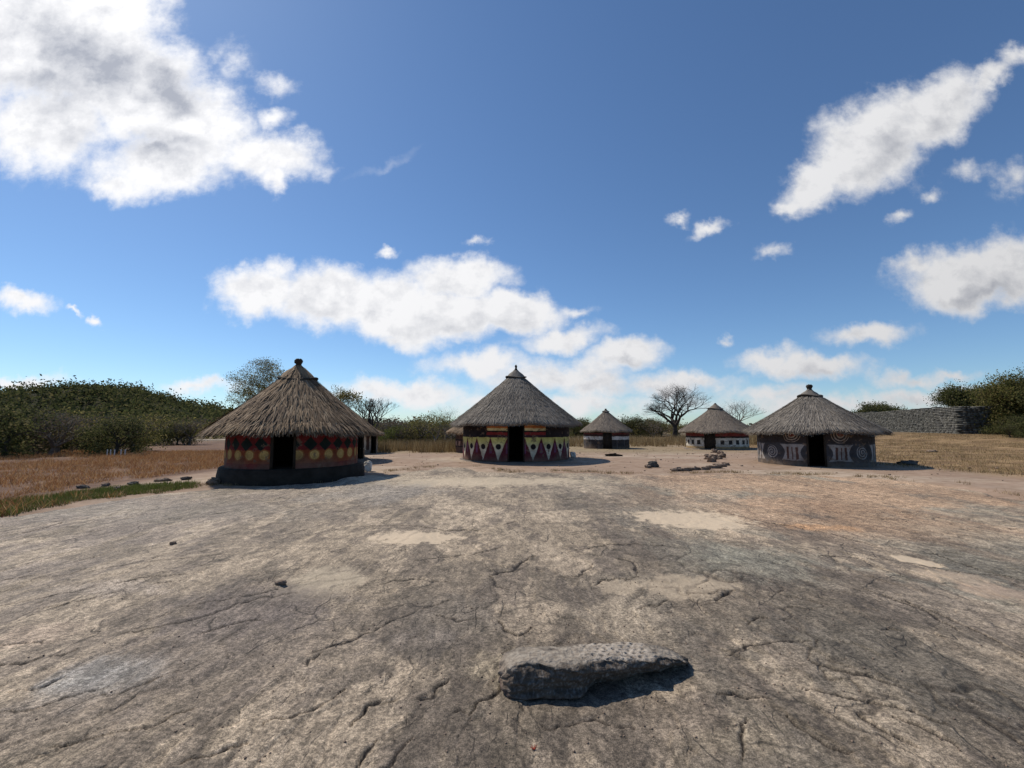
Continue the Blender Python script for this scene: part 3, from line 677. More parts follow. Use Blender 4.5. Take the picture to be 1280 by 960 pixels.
tag(grass('tall_grass', M['grass_gold'], pM, .35, 1.0, .02), 'tall straw coloured grass behind the yard and round the bare tree', 'grass', kind='stuff')
ga = px2g(20, 628); gb = px2g(180, 612)
def greenc(x, y):
    d, t = pd([px2g(-60, 640), px2g(20, 631), px2g(100, 617), px2g(190, 609)], x, y); return d < 1.25*(.35+fbm(x*1.5, y*1.5, 3, 95))
pG = scatter(6500, -18, -6, 7, 14, greenc, .08, 18)
tag(grass('green_grass', M['grass_green'], pG, .03, .12, .008, 1.0), 'low green grass along the left edge of the rock', 'grass', kind='stuff')

# ---------------------------------------------------------------- huts
def C3(*a): return np.array(a)
def pat_left(s, z):
    c = np.zeros(s.shape+(3,))+C3(.17, .020, .022)
    P_ = .44
    c = np.where((z < 1.0)[..., None], C3(.23, .055, .022), c)
    k = (np.abs(((s-.05)/P_) % 1-.5)*P_*1.05+np.abs(z-1.17)*1.0 < .205); c = np.where(k[..., None], C3(.012, .02, .018), c)
    ss_ = ((s+.27)/P_) % 1-.5; r = np.hypot(ss_*P_, z-.86)
    c = np.where((r < .165)[..., None], C3(.30, .12, .04), c); c = np.where((r < .13)[..., None], C3(.50, .33, .12), c)
    c = np.where(((r > .07) & (r < .095))[..., None], C3(.42, .26, .09), c)
    c = np.where((z < .62)[..., None], C3(.16, .015, .018), c)
    c = np.where((z > 1.42)[..., None], C3(.13, .02, .022), c)
    return c
def pat_centre(s, z):
    c = np.zeros(s.shape+(3,))+C3(.12, .020, .030)
    P_ = .80; q = np.abs(((s-.39)/P_) % 1-.5)*P_ ; q = np.abs((((s-.39)/P_) % 1)-0.5)*P_
    # triangles point down, centred half a period away from the door edge
    tri = (q < .40*np.clip((z-.12)/1.03, 0, 1)) & (z < 1.16)
    yel = C3(.60, .54, .18)+(C3(.66, .60, .46)-C3(.60, .54, .18))*sstep(1.05, .55, z)[..., None]
    c = np.where(tri[..., None], yel, c)
    c = np.where((np.hypot(q, z-.74) < .13)[..., None], C3(.015, .012, .014), c)
    c = np.where(((q > .34) & (z > .45) & (z < .9) & ~tri)[..., None], C3(.16, .06, .12), c)
    a = np.abs(s)
    top = z >= 1.16
    def band(lo, hi, cc):
        nonlocal c
        c = np.where((top & (z >= lo) & (z < hi))[..., None], C3(*cc), c)
    band(1.16, 1.27, (.05, .02, .03)); band(1.27, 1.40, (.26, .03, .03)); band(1.40, 1.47, (.02, .015, .015))
    band(1.47, 1.58, (.68, .58, .32)); band(1.58, 1.70, (.52, .2, .07)); band(1.70, 1.78, (.66, .52, .26)); band(1.78, 3, (.42, .16, .07))
    c = np.where((top & (a > 1.42))[..., None], C3(.022, .016, .018), c)
    c = np.where((z < .10)[..., None], C3(.02, .015, .015), c)
    return c
def pat_right(s, z):
    c = np.zeros(s.shape+(3,))+C3(.040, .034, .036); a = np.abs(s)
    c = np.where((z < 1.0)[..., None], C3(.055, .055, .062), c)
    W_ = C3(.33, .31, .30)
    r = np.hypot(a-.86, z-1.36); c = np.where(((r < .34) & ((r*9.5) % 1 < .45))[..., None], C3(.34, .28, .24), c)
    c = np.where((r < .10)[..., None], C3(.20, .05, .04), c)
    q = np.abs(a-.86); wd = .30+.16*np.abs((z-.6)/.32)**2
    k = (q < wd) & (z > .28) & (z < .95); c = np.where(k[..., None], W_*.9, c)
    k2 = k & (((q+.07) % .20) < .09) & (q < .30) & (z < .84) & (z > .33); c = np.where(k2[..., None], C3(.10, .05, .04), c)
    r = np.hypot(a-1.78, z-.62); th = np.arctan2(z-.62, a-1.78)
    c = np.where(((r < .29) & (((r*10+th/6.283) % 1) < .42))[..., None], W_, c)
    q = np.abs(a-2.55); wd = .16+.14*np.abs((z-.6)/.32)**2
    c = np.where(((q < wd) & (q > .045) & (z > .25) & (z < .95))[..., None], W_*1.2, c)
    q = np.abs(a-3.1); c = np.where(((q < .1) & (z > .25) & (z < .95))[..., None], W_, c)
    c = np.where((z < .22)[..., None], C3(.075, .075, .08), c)
    return c
def pat_small(s, z):
    c = np.zeros(s.shape+(3,))+C3(.055, .026, .026)
    c = np.where((z > 1.25)[..., None], C3(.14, .035, .035), c); c = np.where((z > 1.38)[..., None], C3(.035, .025, .025), c)
    c = np.where(((z > .80) & (z < 1.08))[..., None], C3(.60, .58, .56), c); c = np.where((z < .78)[..., None], C3(.05, .045, .045), c)
    c = np.where(((z > .05) & (z < .78) & ((s % .8) < .09))[..., None], C3(.10, .09, .09), c); return c
def pat_tan(s, z):
    c = np.zeros(s.shape+(3,))+C3(.22, .045, .04)
    c = np.where((z > 1.35)[..., None], C3(.32, .07, .05), c); c = np.where(((z > .98) & (z < 1.12))[..., None], C3(.03, .02, .02), c)
    c = np.where(((z > .28) & (z < .98))[..., None], C3(.62, .58, .50), c)
    q = np.abs((s/.62) % 1-.5)*.62; c = np.where(((q < .15) & (np.abs(z-.63) < .17))[..., None], C3(.03, .03, .03), c)
    c = np.where((z < .28)[..., None], C3(.50, .36, .18), c); return c
def pat_white(s, z):
    c = np.zeros(s.shape+(3,))+C3(.60, .55, .48)
    q = np.abs((s/.7) % 1-.5)*.7; c = np.where(((q < .24*np.clip((1.15-z)/.5, 0, 1)) & (z > .6))[..., None], C3(.04, .03, .03), c)
    c = np.where((z > 1.2)[..., None], C3(.10, .06, .05), c); c = np.where((z < .55)[..., None], C3(.24, .16, .10), c); return c
def pat_stripe(s, z):
    c = np.zeros(s.shape+(3,))+C3(.10, .055, .04)
    c = np.where(((s % .5) < .2)[..., None], C3(.62, .54, .42), c); c = np.where((z > 1.3)[..., None], C3(.07, .05, .045), c); c = np.where((z < .3)[..., None], C3(.3, .26, .22), c); return c
def pat_plain(s, z):
    c = np.zeros(s.shape+(3,))+C3(.13, .07, .055)
    c = np.where(((z % .42) < .08)[..., None], C3(.04, .03, .03), c); c = np.where(((z > .5) & (z < .8) & ((s % .6) < .25))[..., None], C3(.5, .3, .22), c); return c

def hut(label, x, y, Rw, Hw, Rr, ze, za, off, pat, straw, strands, zbase=None, dw=.37, dh=1.75, plinth=(.0, .0, None), capr=.45, finial='knob', door=False, coarse=1., sw=.014):
    zb = surf(x, y) if zbase is None else zbase
    Hw = ze+(za-ze)*(Rr-Rw)/Rr-.10
    root = empty('thatched_hut', (x, y, zb)); tag(root, label, 'hut', 'painted round huts with thatched roofs')
    ph, pr, pm = plinth
    dirc = math.atan2(-y, -x)+off                                  # door direction
    hg = dw/Rw
    # wall (outer painted face, inner face, jambs) as one mesh with the doorway left open
    n = 900; nz_ = 130
    th = np.linspace(hg, 2*math.pi-hg, n)
    zz = np.linspace(-.35, Hw-ph, nz_)
    TH, ZZ = np.meshgrid(th, zz)
    wob_ = .018*(fbm(TH*5, ZZ*2, 3, 7)-.5)*2
    def ring(r): return np.stack([(r)*np.cos(TH+dirc), (r)*np.sin(TH+dirc), ZZ+ph], -1).reshape(-1, 3)
    s_ = np.where(TH > math.pi, TH-2*math.pi, TH)*Rw
    wz, ws = .045*(fbm(s_*3.1+x, ZZ*3, 3, 301)-.5), .05*(fbm(s_*2.7, ZZ*3.3+y, 3, 302)-.5)
    co = pat(s_+ws, ZZ+ph+wz)
    wear = fbm(s_*2.2+x, ZZ*2.6, 5, 303, .62); chips = sstep(.67, .71, fbm(s_*5, ZZ*6+x, 4, 304, .65)); z0_ = ZZ
    co = co*(.62+.76*wear)[..., None]
    co = lerp(co, np.array((.17, .12, .085)), chips*.75); co = lerp(co, np.array((.20, .145, .10)), sstep(.42, -.02, z0_+.5*(wear-.5))*.55)
    Vo = ring(Rw+wob_); fo = grid_faces(nz_, n)
    Vi = ring(Rw-.18); fi = grid_faces(nz_, n)[:, ::-1]+len(Vo)
    N0 = len(Vo); jam = []
    for cidx in (0, n-1):
        i = np.arange(nz_-1)*n+cidx; q = np.stack([i, i+n, i+n+N0, i+N0], -1); jam.append(q if cidx == 0 else q[:, ::-1])
    ctop = np.arange(n-1)+(nz_-1)*n; jam.append(np.stack([ctop, ctop+1, ctop+1+N0, ctop+N0], -1))
    colr = np.concatenate([co.reshape(-1, 3), np.tile(C3(.07, .05, .04), (N0, 1))])
    wall = mesh_np('wall', np.concatenate([Vo, Vi]), np.concatenate([fo, fi]+jam), [M['wallpaint']], smooth=False, colr=colr, parent=root)
    # frame
    mb = MB(); dx, dy = math.cos(dirc), math.sin(dirc); sxv = (-dy, dx)
    top = min(dh, ze+.05)
    for sgn in (-1, 1):
        mb.box((dx*(Rw-.06)+sxv[0]*sgn*(dw-.035), dy*(Rw-.06)+sxv[1]*sgn*(dw-.035), (top+ph)/2+.02), (.07, .10, top-ph+.05), dirc+math.pi/2)
    mb.box((dx*(Rw-.06), dy*(Rw-.06), top+.075), (2*dw+.1, .11, .08), dirc+math.pi/2)
    mb.build('door_frame', M['wood'], root)
    if door:
        mb = MB(); k = 5
        for i in range(k):
            o_ = (i-(k-1)/2)*(2*dw-.16)/k
            mb.box((dx*(Rw-.10)+sxv[0]*o_, dy*(Rw-.10)+sxv[1]*o_, (top+ph)/2), ((2*dw-.16)/k-.012, .035, top-ph), dirc+math.pi/2)
        mb.build('door', M['wood'], root)
    else:
        V, Fc = lathe([(Rw-.2, ph+.01), (.01, ph+.01)], 48); mesh_np('floor', V, Fc, [M['mud']], parent=root)
    if pm:
        V, Fc = lathe([(pr+.04, -.5), (pr+.02, ph*.5), (pr-.02, ph-.03), (pr-.07, ph), (.02, ph+.002)], 96)
        V[:, :2] *= (1+.015*np.sin(3*np.arctan2(V[:, 1], V[:, 0])))[:, None]
        mesh_np('plinth', V, Fc, [M[pm]], smooth=True, parent=root)
    # roof
    sl = math.hypot(Rr-.08, za-ze); ns = ((za-ze)/sl, (Rr-.08)/sl)       # outward normal (r,z)
    def prof(t):   # t 0 eave .. 1 apex ; slightly sagging slope
        sag = -.05*math.sin(math.pi*t)*1.0
        return (Rr+(.08-Rr)*t+ns[0]*sag, ze+(za-ze)*t+ns[1]*sag)
    pts = [(Rw-.25, ze+(za-ze)*(Rr-Rw)/Rr*.88-.0), (Rr-.16, ze-.13), (Rr-.07, ze-.12), (Rr-.01, ze-.05)]+[prof(t) for t in np.linspace(.0, 1, 14)]
    roof = empty('roof', (0, 0, 0)); roof.parent = root
    bpy.data.objects.remove(roof)
    V, Fc = lathe(pts, 96)
    rr = np.hypot(V[:, 0], V[:, 1]); aa = np.arctan2(V[:, 1], V[:, 0]); V[:, 2] += (.03*np.sin(aa*3+x)+.03*np.sin(aa*7+y)+.018*np.sin(aa*13+x*2))*rr/Rr
    # strands: shaggy bundles laid down the slope in courses
    ncs = 9
    t0 = np.concatenate([np.clip(rng.uniform(0, 1, int(strands*.55)), 0, 1)**1.0, (rng.integers(0, ncs, int(strands*.3))+rng.uniform(-.12, .12, int(strands*.3)))/ncs, np.zeros(int(strands*.15))])
    # more strands where the circle is wide
    keep = rng.uniform(0, 1, len(t0)) < (1-.85*t0)+.05; t0 = t0[keep]; m_ = len(t0)
    eave = t0 <= .03
    t0 = np.clip(t0, -.0, .96)
    az = rng.uniform(0, 2*math.pi, m_); Ls = rng.uniform(.25, .75, m_)*coarse; Ls = np.where(eave, rng.uniform(.2, .5, m_), Ls)
    lift = np.abs(rng.normal(0, .018*coarse, m_))+.008; skew = rng.normal(0, .07*coarse, m_)
    rT = Rr+(.08-Rr)*t0; zT = ze+(za-ze)*t0                      # tip
    ext = np.where(eave, rng.uniform(-.03, .17, m_), 0.)*coarse
    sagT = -.05*np.sin(np.pi*t0)
    dr, dz = (Rr-.08)/sl, -(za-ze)/sl                             # down-slope
    layer = np.where(eave, rng.uniform(-.15, .02, m_), 0)
    tipr = rT+ns[0]*(sagT+lift+layer)+dr*ext; tipz = zT+ns[1]*(sagT+lift+layer)+dz*ext-.02*(ext > .06)
    t1 = np.clip(t0+Ls/sl, 0, 1.0); sag1 = -.05*np.sin(np.pi*t1)
    rr1 = Rr+(.08-Rr)*t1+ns[0]*(sag1-.004+layer*.8); zz1 = ze+(za-ze)*t1+ns[1]*(sag1-.004+layer*.8)
    ww = sw*rng.uniform(.5, 1.5, m_)
    az1 = az+skew*Ls/np.maximum(rT, .5)*1.5
    warp = lambda a, r: (.03*np.sin(a*3+x)+.03*np.sin(a*7+y)+.018*np.sin(a*13+x*2))*r/Rr
    def pt(r, a, z, off_): return np.stack([r*np.cos(a)-np.sin(a)*off_, r*np.sin(a)+np.cos(a)*off_, z+warp(a, r)], -1)
    rm, zm, am = (tipr+rr1)/2+ns[0]*lift*.5, (tipz+zz1)/2+ns[1]*lift*.5, (az+az1)/2
    Q = np.stack([pt(tipr, az, tipz, -ww*.35), pt(tipr, az, tipz, ww*.35), pt(rm, am, zm, ww), pt(rm, am, zm, -ww), pt(rr1, az1, zz1, ww*.8), pt(rr1, az1, zz1, -ww*.8)], 1).reshape(-1, 3)
    ids = np.arange(m_)[:, None]*6
    FQ = np.concatenate([ids+np.array([0, 1, 2, 3]), ids+np.array([3, 2, 4, 5])])
    Vt = np.concatenate([V, Q]); Ft = np.concatenate([Fc, FQ+len(V)])
    mi = np.concatenate([np.zeros(len(Fc)), np.ones(len(FQ))]).astype(int)
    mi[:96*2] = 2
    rf = mesh_np('roof', Vt, Ft, [M[straw], M[straw], M['under']], mi=mi, parent=root)
    # ridge cap: collar + binding rope + finial
    tcp = 1-capr/Rr*1.0; rc, zc = prof(tcp)
    V, Fc = lathe([(rc+.02, zc+.02), (rc*.72, zc+(za-zc)*.42+.06), (rc*.36, zc+(za-zc)*.78+.08), (.09, za+.10), (.0, za+.12)], 40)
    V += rng.normal(0, .010, V.shape); V[:, 2] += .05*np.sin(np.arctan2(V[:, 1], V[:, 0])*2+1)*(np.hypot(V[:, 0], V[:, 1])/rc)
    cap = mesh_np('ridge_cap', V, Fc, [M[straw]], parent=rf)
    a = np.linspace(0, 2*math.pi, 48, endpoint=False); b = np.linspace(0, 2*math.pi, 8, endpoint=False)
    A, B = np.meshgrid(a, b, indexing='ij')
    zc2 = zc+.05+.05*np.sin(A*2+1)
    Vr = np.stack([(rc*1.07+.04*np.cos(B))*np.cos(A), (rc*1.07+.04*np.cos(B))*np.sin(A), zc2+.04*np.sin(B)], -1).reshape(-1, 3)
    i, j = np.meshgrid(np.arange(48), np.arange(8), indexing='ij'); i2, j2 = (i+1) % 48, (j+1) % 8
    mesh_np('binding', Vr, np.stack([i*8+j, i2*8+j, i2*8+j2, i*8+j2], -1).reshape(-1, 4), [M['rope']], parent=cap)
    if finial == 'knob': pr_ = [(.13, za-.02), (.10, za+.08), (.085, za+.14), (.12, za+.19), (.135, za+.26), (.09, za+.32), (.0, za+.30)]
    elif finial == 'spike': pr_ = [(.17, za-.06), (.10, za+.08), (.05, za+.18), (.045, za+.26), (.065, za+.30), (.03, za+.36), (.0, za+.38)]
    else: pr_ = [(.12, za-.02), (.07, za+.05), (.09, za+.12), (.06, za+.17), (.0, za+.17)]
    V, Fc = lathe(pr_, 18); V += rng.normal(0, .008, V.shape)
    mesh_np('finial', V, Fc, [M['rope']], parent=rf)
    return root
hL = gxy(371, 14.9); hC = gxy(645, 23.3); hRt = gxy(1013, 20.6)
hut('dark red hut with black diamonds and yellow discs under shaggy brown thatch', *hL, 1.93, 1.85, 2.50, 1.58, 3.58, R(-9), pat_left, 'straw_brown', 30000, zbase=-.07, dw=.33, plinth=(.47, 2.13, 'black_mud'), capr=.5, coarse=1.3, sw=.016)
hut('centre hut with yellow triangles and black dots under pointed grey thatch', *hC, 2.68, 2.2, 3.33, 1.80, 4.45, 0, pat_centre, 'straw_grey', 26000, zbase=-.05, dw=.38, plinth=(.06, 2.9, 'grey_mud'), capr=.42, finial='spike', coarse=.7)
hut('black hut with grey spirals and bars under low wide grey thatch on the right', *hRt, 2.2, 1.75, 2.76, 1.50, 3.26, R(3), pat_right, 'straw_grey', 26000, zbase=-.08, dw=.33, plinth=(.05, 2.36, 'grey_mud'), capr=.38, coarse=.8)
hut('small dark far hut with white band, in line right of the centre hut', *gxy(757, 41), 2.0, 2.1, 2.3, 1.55, 3.35, R(3), pat_small, 'straw_tan', 9000, dw=.38, door=True, capr=.2, finial='small', coarse=.7, sw=.02)
hut('far hut with red walls, white dotted band and tan thatch', *gxy(894, 39), 2.45, 2.1, 3.05, 1.50, 3.72, R(-12), pat_tan, 'straw_tan', 12000, dw=.42, door=True, plinth=(.10, 2.6, 'grey_mud'), capr=.5, finial='small', coarse=.7, sw=.02)
hut('hut with white and black wall half hidden directly behind the brown thatched hut', *gxy(400, 21.8), 2.1, 1.9, 2.75, 1.38, 3.15, R(60), pat_white, 'straw_brown', 9000, plinth=(.1, 2.3, 'grey_mud'), capr=.4)
hut('farthest left hut with vertical white stripes, only its right edge showing', *gxy(426, 30), 2.4, 1.9, 2.85, 1.30, 2.75, R(60), pat_stripe, 'straw_brown', 8000, capr=.4)
hut('brown hut hidden behind the centre hut with only its left eave showing', *gxy(612, 32), 2.35, 2.0, 3.0, 1.42, 3.5, R(70), pat_plain, 'straw_brown', 8000, capr=.4)

# ---------------------------------------------------------------- dry stone wall
def stone_wall():
    root = bpy.data.meshes  # noqa
    path = [(66, 88), (60.5, 74), (54, 60), (49.2, 50), (51.5, 49.6), (55.5, 51)]; tops = [4.2, 4.0, 3.85, 3.8, 3.75, 3.6]
    mb = MB()
    for (a, b, ta, tb) in zip(path[:-1], path[1:], tops[:-1], tops[1:]):
        a = np.array(a, float); b = np.array(b, float); L = np.linalg.norm(b-a); e = (b-a)/L; rz = math.atan2(e[1], e[0]); cz = .19
        for k in range(26):
            t = random.uniform(-.2, 0)
            while t < L:
                wl_ = random.uniform(.25, .6); q = (t+wl_/2)/L; topz = ta+(tb-ta)*np.clip(q, 0, 1)+random.uniform(-.1, .1)
                z = .3+k*cz
                if z < topz:
                    c_ = a+e*(t+wl_/2); nrm = np.array((-e[1], e[0]))*random.uniform(-.06, .06)
                    mb.box((c_[0]+nrm[0], c_[1]+nrm[1], z), (wl_-.03, 1.1-.01*k, cz-.025), rz, .012)
                t += wl_
    o = mb.build('stone_wall', M['stone_grey'])
    tag(o, 'ancient curved dry stone wall of grey blocks beyond the golden grass', 'wall')
stone_wall()

# ---------------------------------------------------------------- rocks
def boulder(name, label, px, py, dims, m='stone_dark', seed=0, rz=0, group=None, cat='stone', z=None, n=22):
    x, y = px2g(px, py); zz = surf(x, y) if z is None else z
    th = np.linspace(0, 2*math.pi, n*2, endpoint=False); ph = np.linspace(-math.pi/2, math.pi/2, n)
    T, P = np.meshgrid(th, ph)
    r = 1+.75*(fbm(np.cos(T)*1.4+seed*3.1+5+np.sin(P), np.sin(T)*1.4+P*1.2+seed, 4, 101+seed)-.5)*2
    cpw = np.sign(np.cos(P))*np.abs(np.cos(P))**.6
    V = np.stack([r*cpw*np.cos(T)*dims[0]/2, r*cpw*np.sin(T)*dims[1]/2, r*np.sign(np.sin(P))*np.abs(np.sin(P))**.7*dims[2]/2+dims[2]*.34], -1).reshape(-1, 3)
    o = mesh_np(name, V, grid_faces(n, n*2, True), [M[m]], smooth=False); o.location = (x, y, zz); o.rotation_euler = (0, 0, rz)
    tag(o, label, cat, group); return o
boulder('log', 'short dark log lying on the yard in front of the small far hut', 767, 569, (.95, .28, .16), seed=1, cat='log', m='wood')
boulder('yard_rock', 'dark pointed stone alone on the open yard', 816, 583, (.42, .3, .26), seed=2)
boulder('yard_rock', 'small stone leaning on the pointed stone in the yard', 810, 584, (.22, .2, .13), seed=3, m='stone_tan')
for i, (px, py, w_) in enumerate([(893, 563.5, .45), (900, 567, .35), (886, 573.5, .5), (897, 573, .6), (903, 571, .35), (890, 577, .4)]):
    boulder('hearth_rock', 'brown stone in the loose heap before the tan roofed hut', px, py, (w_, w_*.7, .26), seed=10+i, m='stone_tan', group='heap of stones before the tan hut')
for i, (px, py, w_) in enumerate([(846, 588, .5), (858, 588, .4), (868, 587, .55), (882, 587, .5), (892, 585, .7), (899, 582.5, .6), (907, 581, .45)]):
    boulder('kerb_rock', 'dark stone in the low row along the rock edge near the right hut', px, py, (w_*.8, w_*.45, .13), seed=20+i, m='stone_tan', group='row of stones at the rock edge')
boulder('grass_rock', 'flat dark stone in the golden grass right of the right hut', 1136, 580, (.75, .4, .2), seed=31)
boulder('grass_rock', 'low brown stone in the golden grass near the shadow of the right hut', 1165, 565, (.6, .4, .16), seed=32, m='stone_tan')
boulder('loose_rock', 'small dark lump lying on the bare rock at left', 351, 734, (.10, .06, .045), seed=33, m='stone_tan')
boulder('loose_rock', 'tiny dark pebble on the rock far left of the small lump', 216, 680, (.08, .05, .035), seed=34, m='stone_tan')
boulder('pale_rock', 'whitish stone beside the right wall of the centre hut', 716, 571, (.3, .3, .3), seed=35, m='white_paint')
boulder('pale_block', 'pale block beside the plinth of the brown thatched hut', 459, 588, (.26, .26, .36), seed=36, m='white_paint', cat='block')
boulder('edge_rock', 'rough brown stone at the left foot of the black plinth', 268, 604, (.34, .3, .2), seed=37, m='stone_tan')
for i, (px, py, w_) in enumerate([(104, 605, .4), (133, 603, .3), (168, 603, .5), (205, 599, .6), (232, 598, .4), (146, 611, .25)]):
    boulder('bank_rock', 'dark flat stone in the ledge along the left edge of the rock', px, py, (w_*.7, w_*.45, .10), seed=40+i, m='stone_tan' if i % 2 else 'stone_dark', rz=.4*math.sin(i*2.1), group='ledge of flat stones on the left')
for i, px in enumerate([139, 143, 148, 156, 161]):
    x, y = gxy(px, 28.5); mb = MB(); V, Fc = tube_rings((0, 0, -.1), (0, 0, .55), .06, .055, 10); mb.add(V, Fc); V, Fc = tube_rings((0, 0, .55), (0, 0, .6), .055, .005, 10); mb.add(V, Fc)
    o = mb.build('marker_post', M['white_paint']); o.location = (x, y, surf(x, y)+.45)
    o.location.z = surf(x, y); o.scale = (.55, .55, .72)
    tag(o, 'short white post standing in front of the dark thicket on the left', 'post', 'short white posts before the thicket')
# sandy track behind the thicket
xs = np.linspace(-62, -34, 40); V = []
for x_ in xs:
    for q in (-1.6, 1.6): V.append((x_, 66+q+.5*math.sin(x_*.3), float(gz(x_, 66))+.03))
tag(mesh_np('path', V, grid_faces(40, 2), [mat('pale_sand', (.55, .48, .40), var=(.4, .33, .26), nscale=1)]), kind='structure')

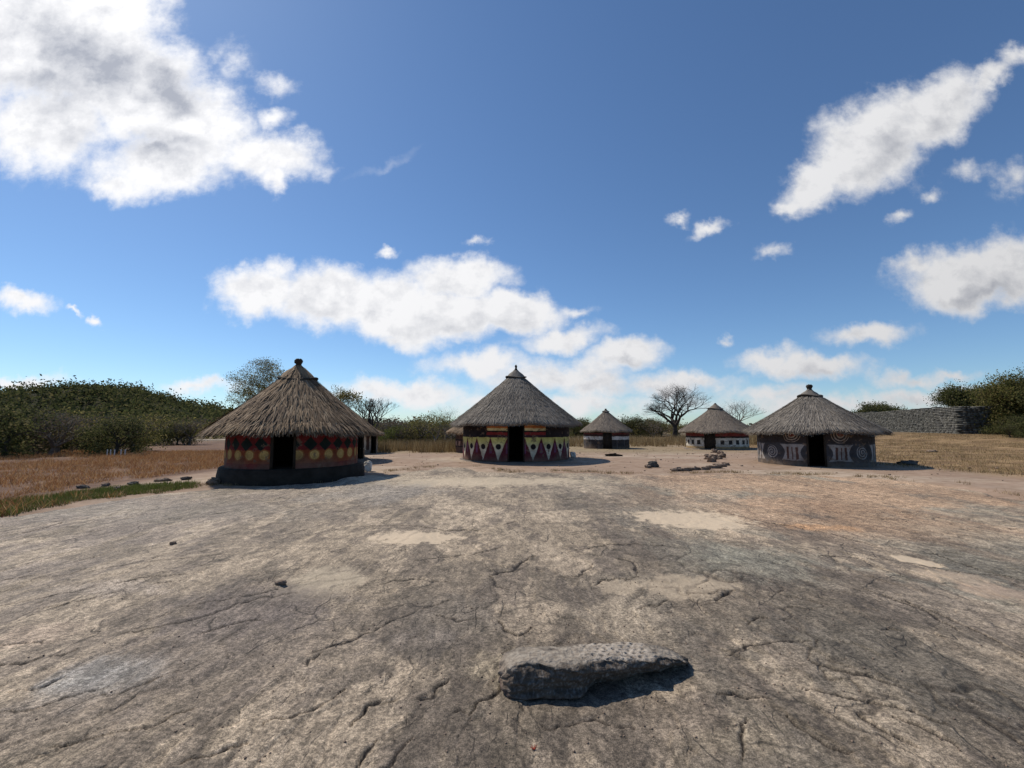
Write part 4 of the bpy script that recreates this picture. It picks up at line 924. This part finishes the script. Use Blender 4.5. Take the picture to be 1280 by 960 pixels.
# ---------------------------------------------------------------- foreground stone with pecked top
def big_stone():
    nl, nr = 300, 150
    L = 1.26
    s = np.linspace(0, 1, nl)
    # controls along the length: half depth, top, bottom-in, yc
    hd = np.interp(s, [0, .03, .1, .4, .55, .7, .85, .95, 1], [.06, .13, .155, .165, .155, .135, .10, .07, .015])
    top = np.interp(s, [0, .03, .1, .4, .6, .75, .85, .93, 1], [.10, .17, .19, .185, .17, .15, .135, .115, .07])
    bot = np.interp(s, [0, .04, .3, .42, .6, 1], [.05, .0, .0, .01, .02, .02])
    yc = np.interp(s, [0, .35, .6, 1], [0, 0.0, .045, .10])
    a = np.linspace(0, 2*math.pi, nr, endpoint=False)
    e = .42; ad = np.linspace(0, 2*math.pi, 4001)          # even spacing round the section
    ey, ez = np.sign(np.cos(ad))*np.abs(np.cos(ad))**e*1.5, np.sign(np.sin(ad))*np.abs(np.sin(ad))**e
    al = np.concatenate([[0], np.cumsum(np.hypot(np.diff(ey), np.diff(ez)))]); a = np.interp(np.arange(nr)/nr*al[-1], al, ad)
    S_, A = np.meshgrid(s, a, indexing='ij')
    cy = np.sign(np.cos(A))*np.abs(np.cos(A))**e; cz = np.sign(np.sin(A))*np.abs(np.sin(A))**e
    H = ((top-bot)/2)[:, None]; zc = ((top+bot)/2)[:, None]
    y_ = yc[:, None]+cy*hd[:, None]; z_ = zc+cz*H
    x_ = S_*L+.015*np.cos(A*2)
    # front face (negative y) : ragged ledges; undercut to the right
    front = np.clip(-cy, 0, 1)
    y_ -= front*sstep(-.3, -.9, cz)*sstep(.46, .34, S_)*.05      # ledge at the foot of the thick end
    y_ += front*sstep(.36, .46, S_)*sstep(.6, -1, cz)*.085
    lay = fbm(S_*7, z_*26, 4, 201)
    y_ -= front*(lay-.5)*.07*(.4+np.abs(np.sin(z_*55+4*fbm(S_*6, z_*3, 3, 202))))
    y_ += (fbm(S_*9, A*2.2, 4, 203)-.5)*.045
    up_ = np.clip(cz, 0, 1)
    z_ += up_*(fbm(S_*5, y_*6, 4, 204)-.5)*.032*1.2
    z_ += up_*(fbm(S_*40, y_*30, 3, 205)-.5)*.008
    x_ += (fbm(y_*14, z_*14+S_, 3, 206)-.5)*.10*sstep(.06, 0, np.minimum(S_, 1-S_))
    # outline notches in the top front rim
    rim = sstep(.3, 1, cz)*front; y_ += rim*(fbm(S_*16, z_*0+2, 4, 207)-.45)*.12
    topm = (cz > .9)
    gx_, gy_ = S_*L/.050, (y_+.0)/.042
    row = np.floor(gy_); gx2 = gx_+.5*(row % 2)
    dot = np.hypot(gx2-np.floor(gx2)-.5, gy_-np.floor(gy_)-.5)
    reg = sstep(.36, .42, S_)*sstep(.80, .76, S_)*topm*(.35+.65*sstep(.40, .52, S_))
    pitv = .35+1.1*hash2(np.floor(gx2), np.floor(gy_), 5); dot = dot+.25*(fbm(S_*60, y_*50, 2, 210)-.5); z_ -= reg*.010*pitv*sstep(.36, .08, dot)
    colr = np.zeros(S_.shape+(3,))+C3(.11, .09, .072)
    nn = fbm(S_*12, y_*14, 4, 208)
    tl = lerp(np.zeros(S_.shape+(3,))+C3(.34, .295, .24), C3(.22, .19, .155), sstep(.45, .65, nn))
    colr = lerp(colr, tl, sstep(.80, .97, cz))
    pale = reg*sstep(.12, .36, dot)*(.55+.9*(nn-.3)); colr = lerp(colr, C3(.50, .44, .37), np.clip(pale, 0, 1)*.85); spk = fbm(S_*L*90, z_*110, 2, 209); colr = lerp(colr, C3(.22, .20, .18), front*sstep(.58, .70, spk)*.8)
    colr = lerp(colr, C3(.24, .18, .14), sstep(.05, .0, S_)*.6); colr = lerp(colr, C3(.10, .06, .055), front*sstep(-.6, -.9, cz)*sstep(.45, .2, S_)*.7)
    V = np.stack([x_, y_, z_], -1).reshape(-1, 3)
    # close ends by shrinking the end rings
    V = V.reshape(nl, nr, 3)
    for k, f_ in ((0, 0.), (1, .6), (2, .85)):
        for idx in (k, nl-1-k): m = V[idx].mean(0); V[idx] = m+(V[idx]-m)*f_
    V = V.reshape(-1, 3)
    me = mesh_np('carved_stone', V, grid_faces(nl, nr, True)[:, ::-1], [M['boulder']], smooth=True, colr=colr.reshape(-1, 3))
    me.location = (-.065, 3.0, surf(.3, 2.95)-.004); me.rotation_euler = (0, 0, R(5))
    tag(me, 'long dark stone with a grid of pecked pits on its flat top', 'stone')
big_stone()
# little red leaf / twig near the stone, grit
x, y = px2g(668, 932)
mb = MB()
for k in range(7):
    a = random.uniform(0, 6.28); V, Fc = tube_rings((0, 0, .004), (math.cos(a)*.02, abs(math.sin(a))*.028, random.uniform(.006, .02)), .003, .001, 4); mb.add(V, Fc)
o = mb.build('red_twig', M['rust']); o.location = (x, y, surf(x, y)); tag(o, 'tiny red twig on the rock in front of the long carved stone', 'twig')
gp = MB()
for k in range(900):
    x = random.gauss(.6, 1.6); y = random.uniform(1.9, 5)
    s = random.uniform(.002, .007); gp.box((x, y, surf(x, y)+s*.4), (s*1.6, s*1.3, s), random.uniform(0, 3), s*.2)
tag(gp.build('grit', M['stone_tan']), 'loose grit scattered over the bare rock in the foreground', 'grit', kind='stuff')

lp = MB()
for k in range(700):
    x = random.uniform(-9, 24); y = random.uniform(13, 40)
    if rock_in(np.array([x]), np.array([y]))[0] > -.1 or min(math.hypot(x-q[0], y-q[1]) for q in (hL, hC, hRt)) < 2.9: continue
    q = random.uniform(.01, .035)*(1 if random.random() < .9 else 1.8)
    lp.box((x, y, float(gz(x, y))-.02+q*.3), (q*1.5, q*1.2, q*.8), random.uniform(0, 3), q*.18)
tag(lp.build('pebbles', M['stone_tan']), 'loose pebbles and crumbs of rock littering the yard between the huts', 'pebbles', kind='stuff')
def near_edge(x, y):
    r = rock_in(x, y); return (r < -.02) & (r > -.55) & (fbm(x*1.2, y*1.2, 3, 96) > .5)
pE = scatter(26000, -14, 24, 8, 19, near_edge, .05, 9)
pY = scatter(700, -8, 22, 20, 42, lambda x, y: fbm(x*.5, y*.5, 3, 97) > .58, .07, 10)
tag(grass('dry_tufts', M['grass_gold'], np.concatenate([pE, pY]), .03, .11, .006, 1.2), 'sparse dry grass tufts along the rock edge and in the yard', 'grass', kind='stuff')
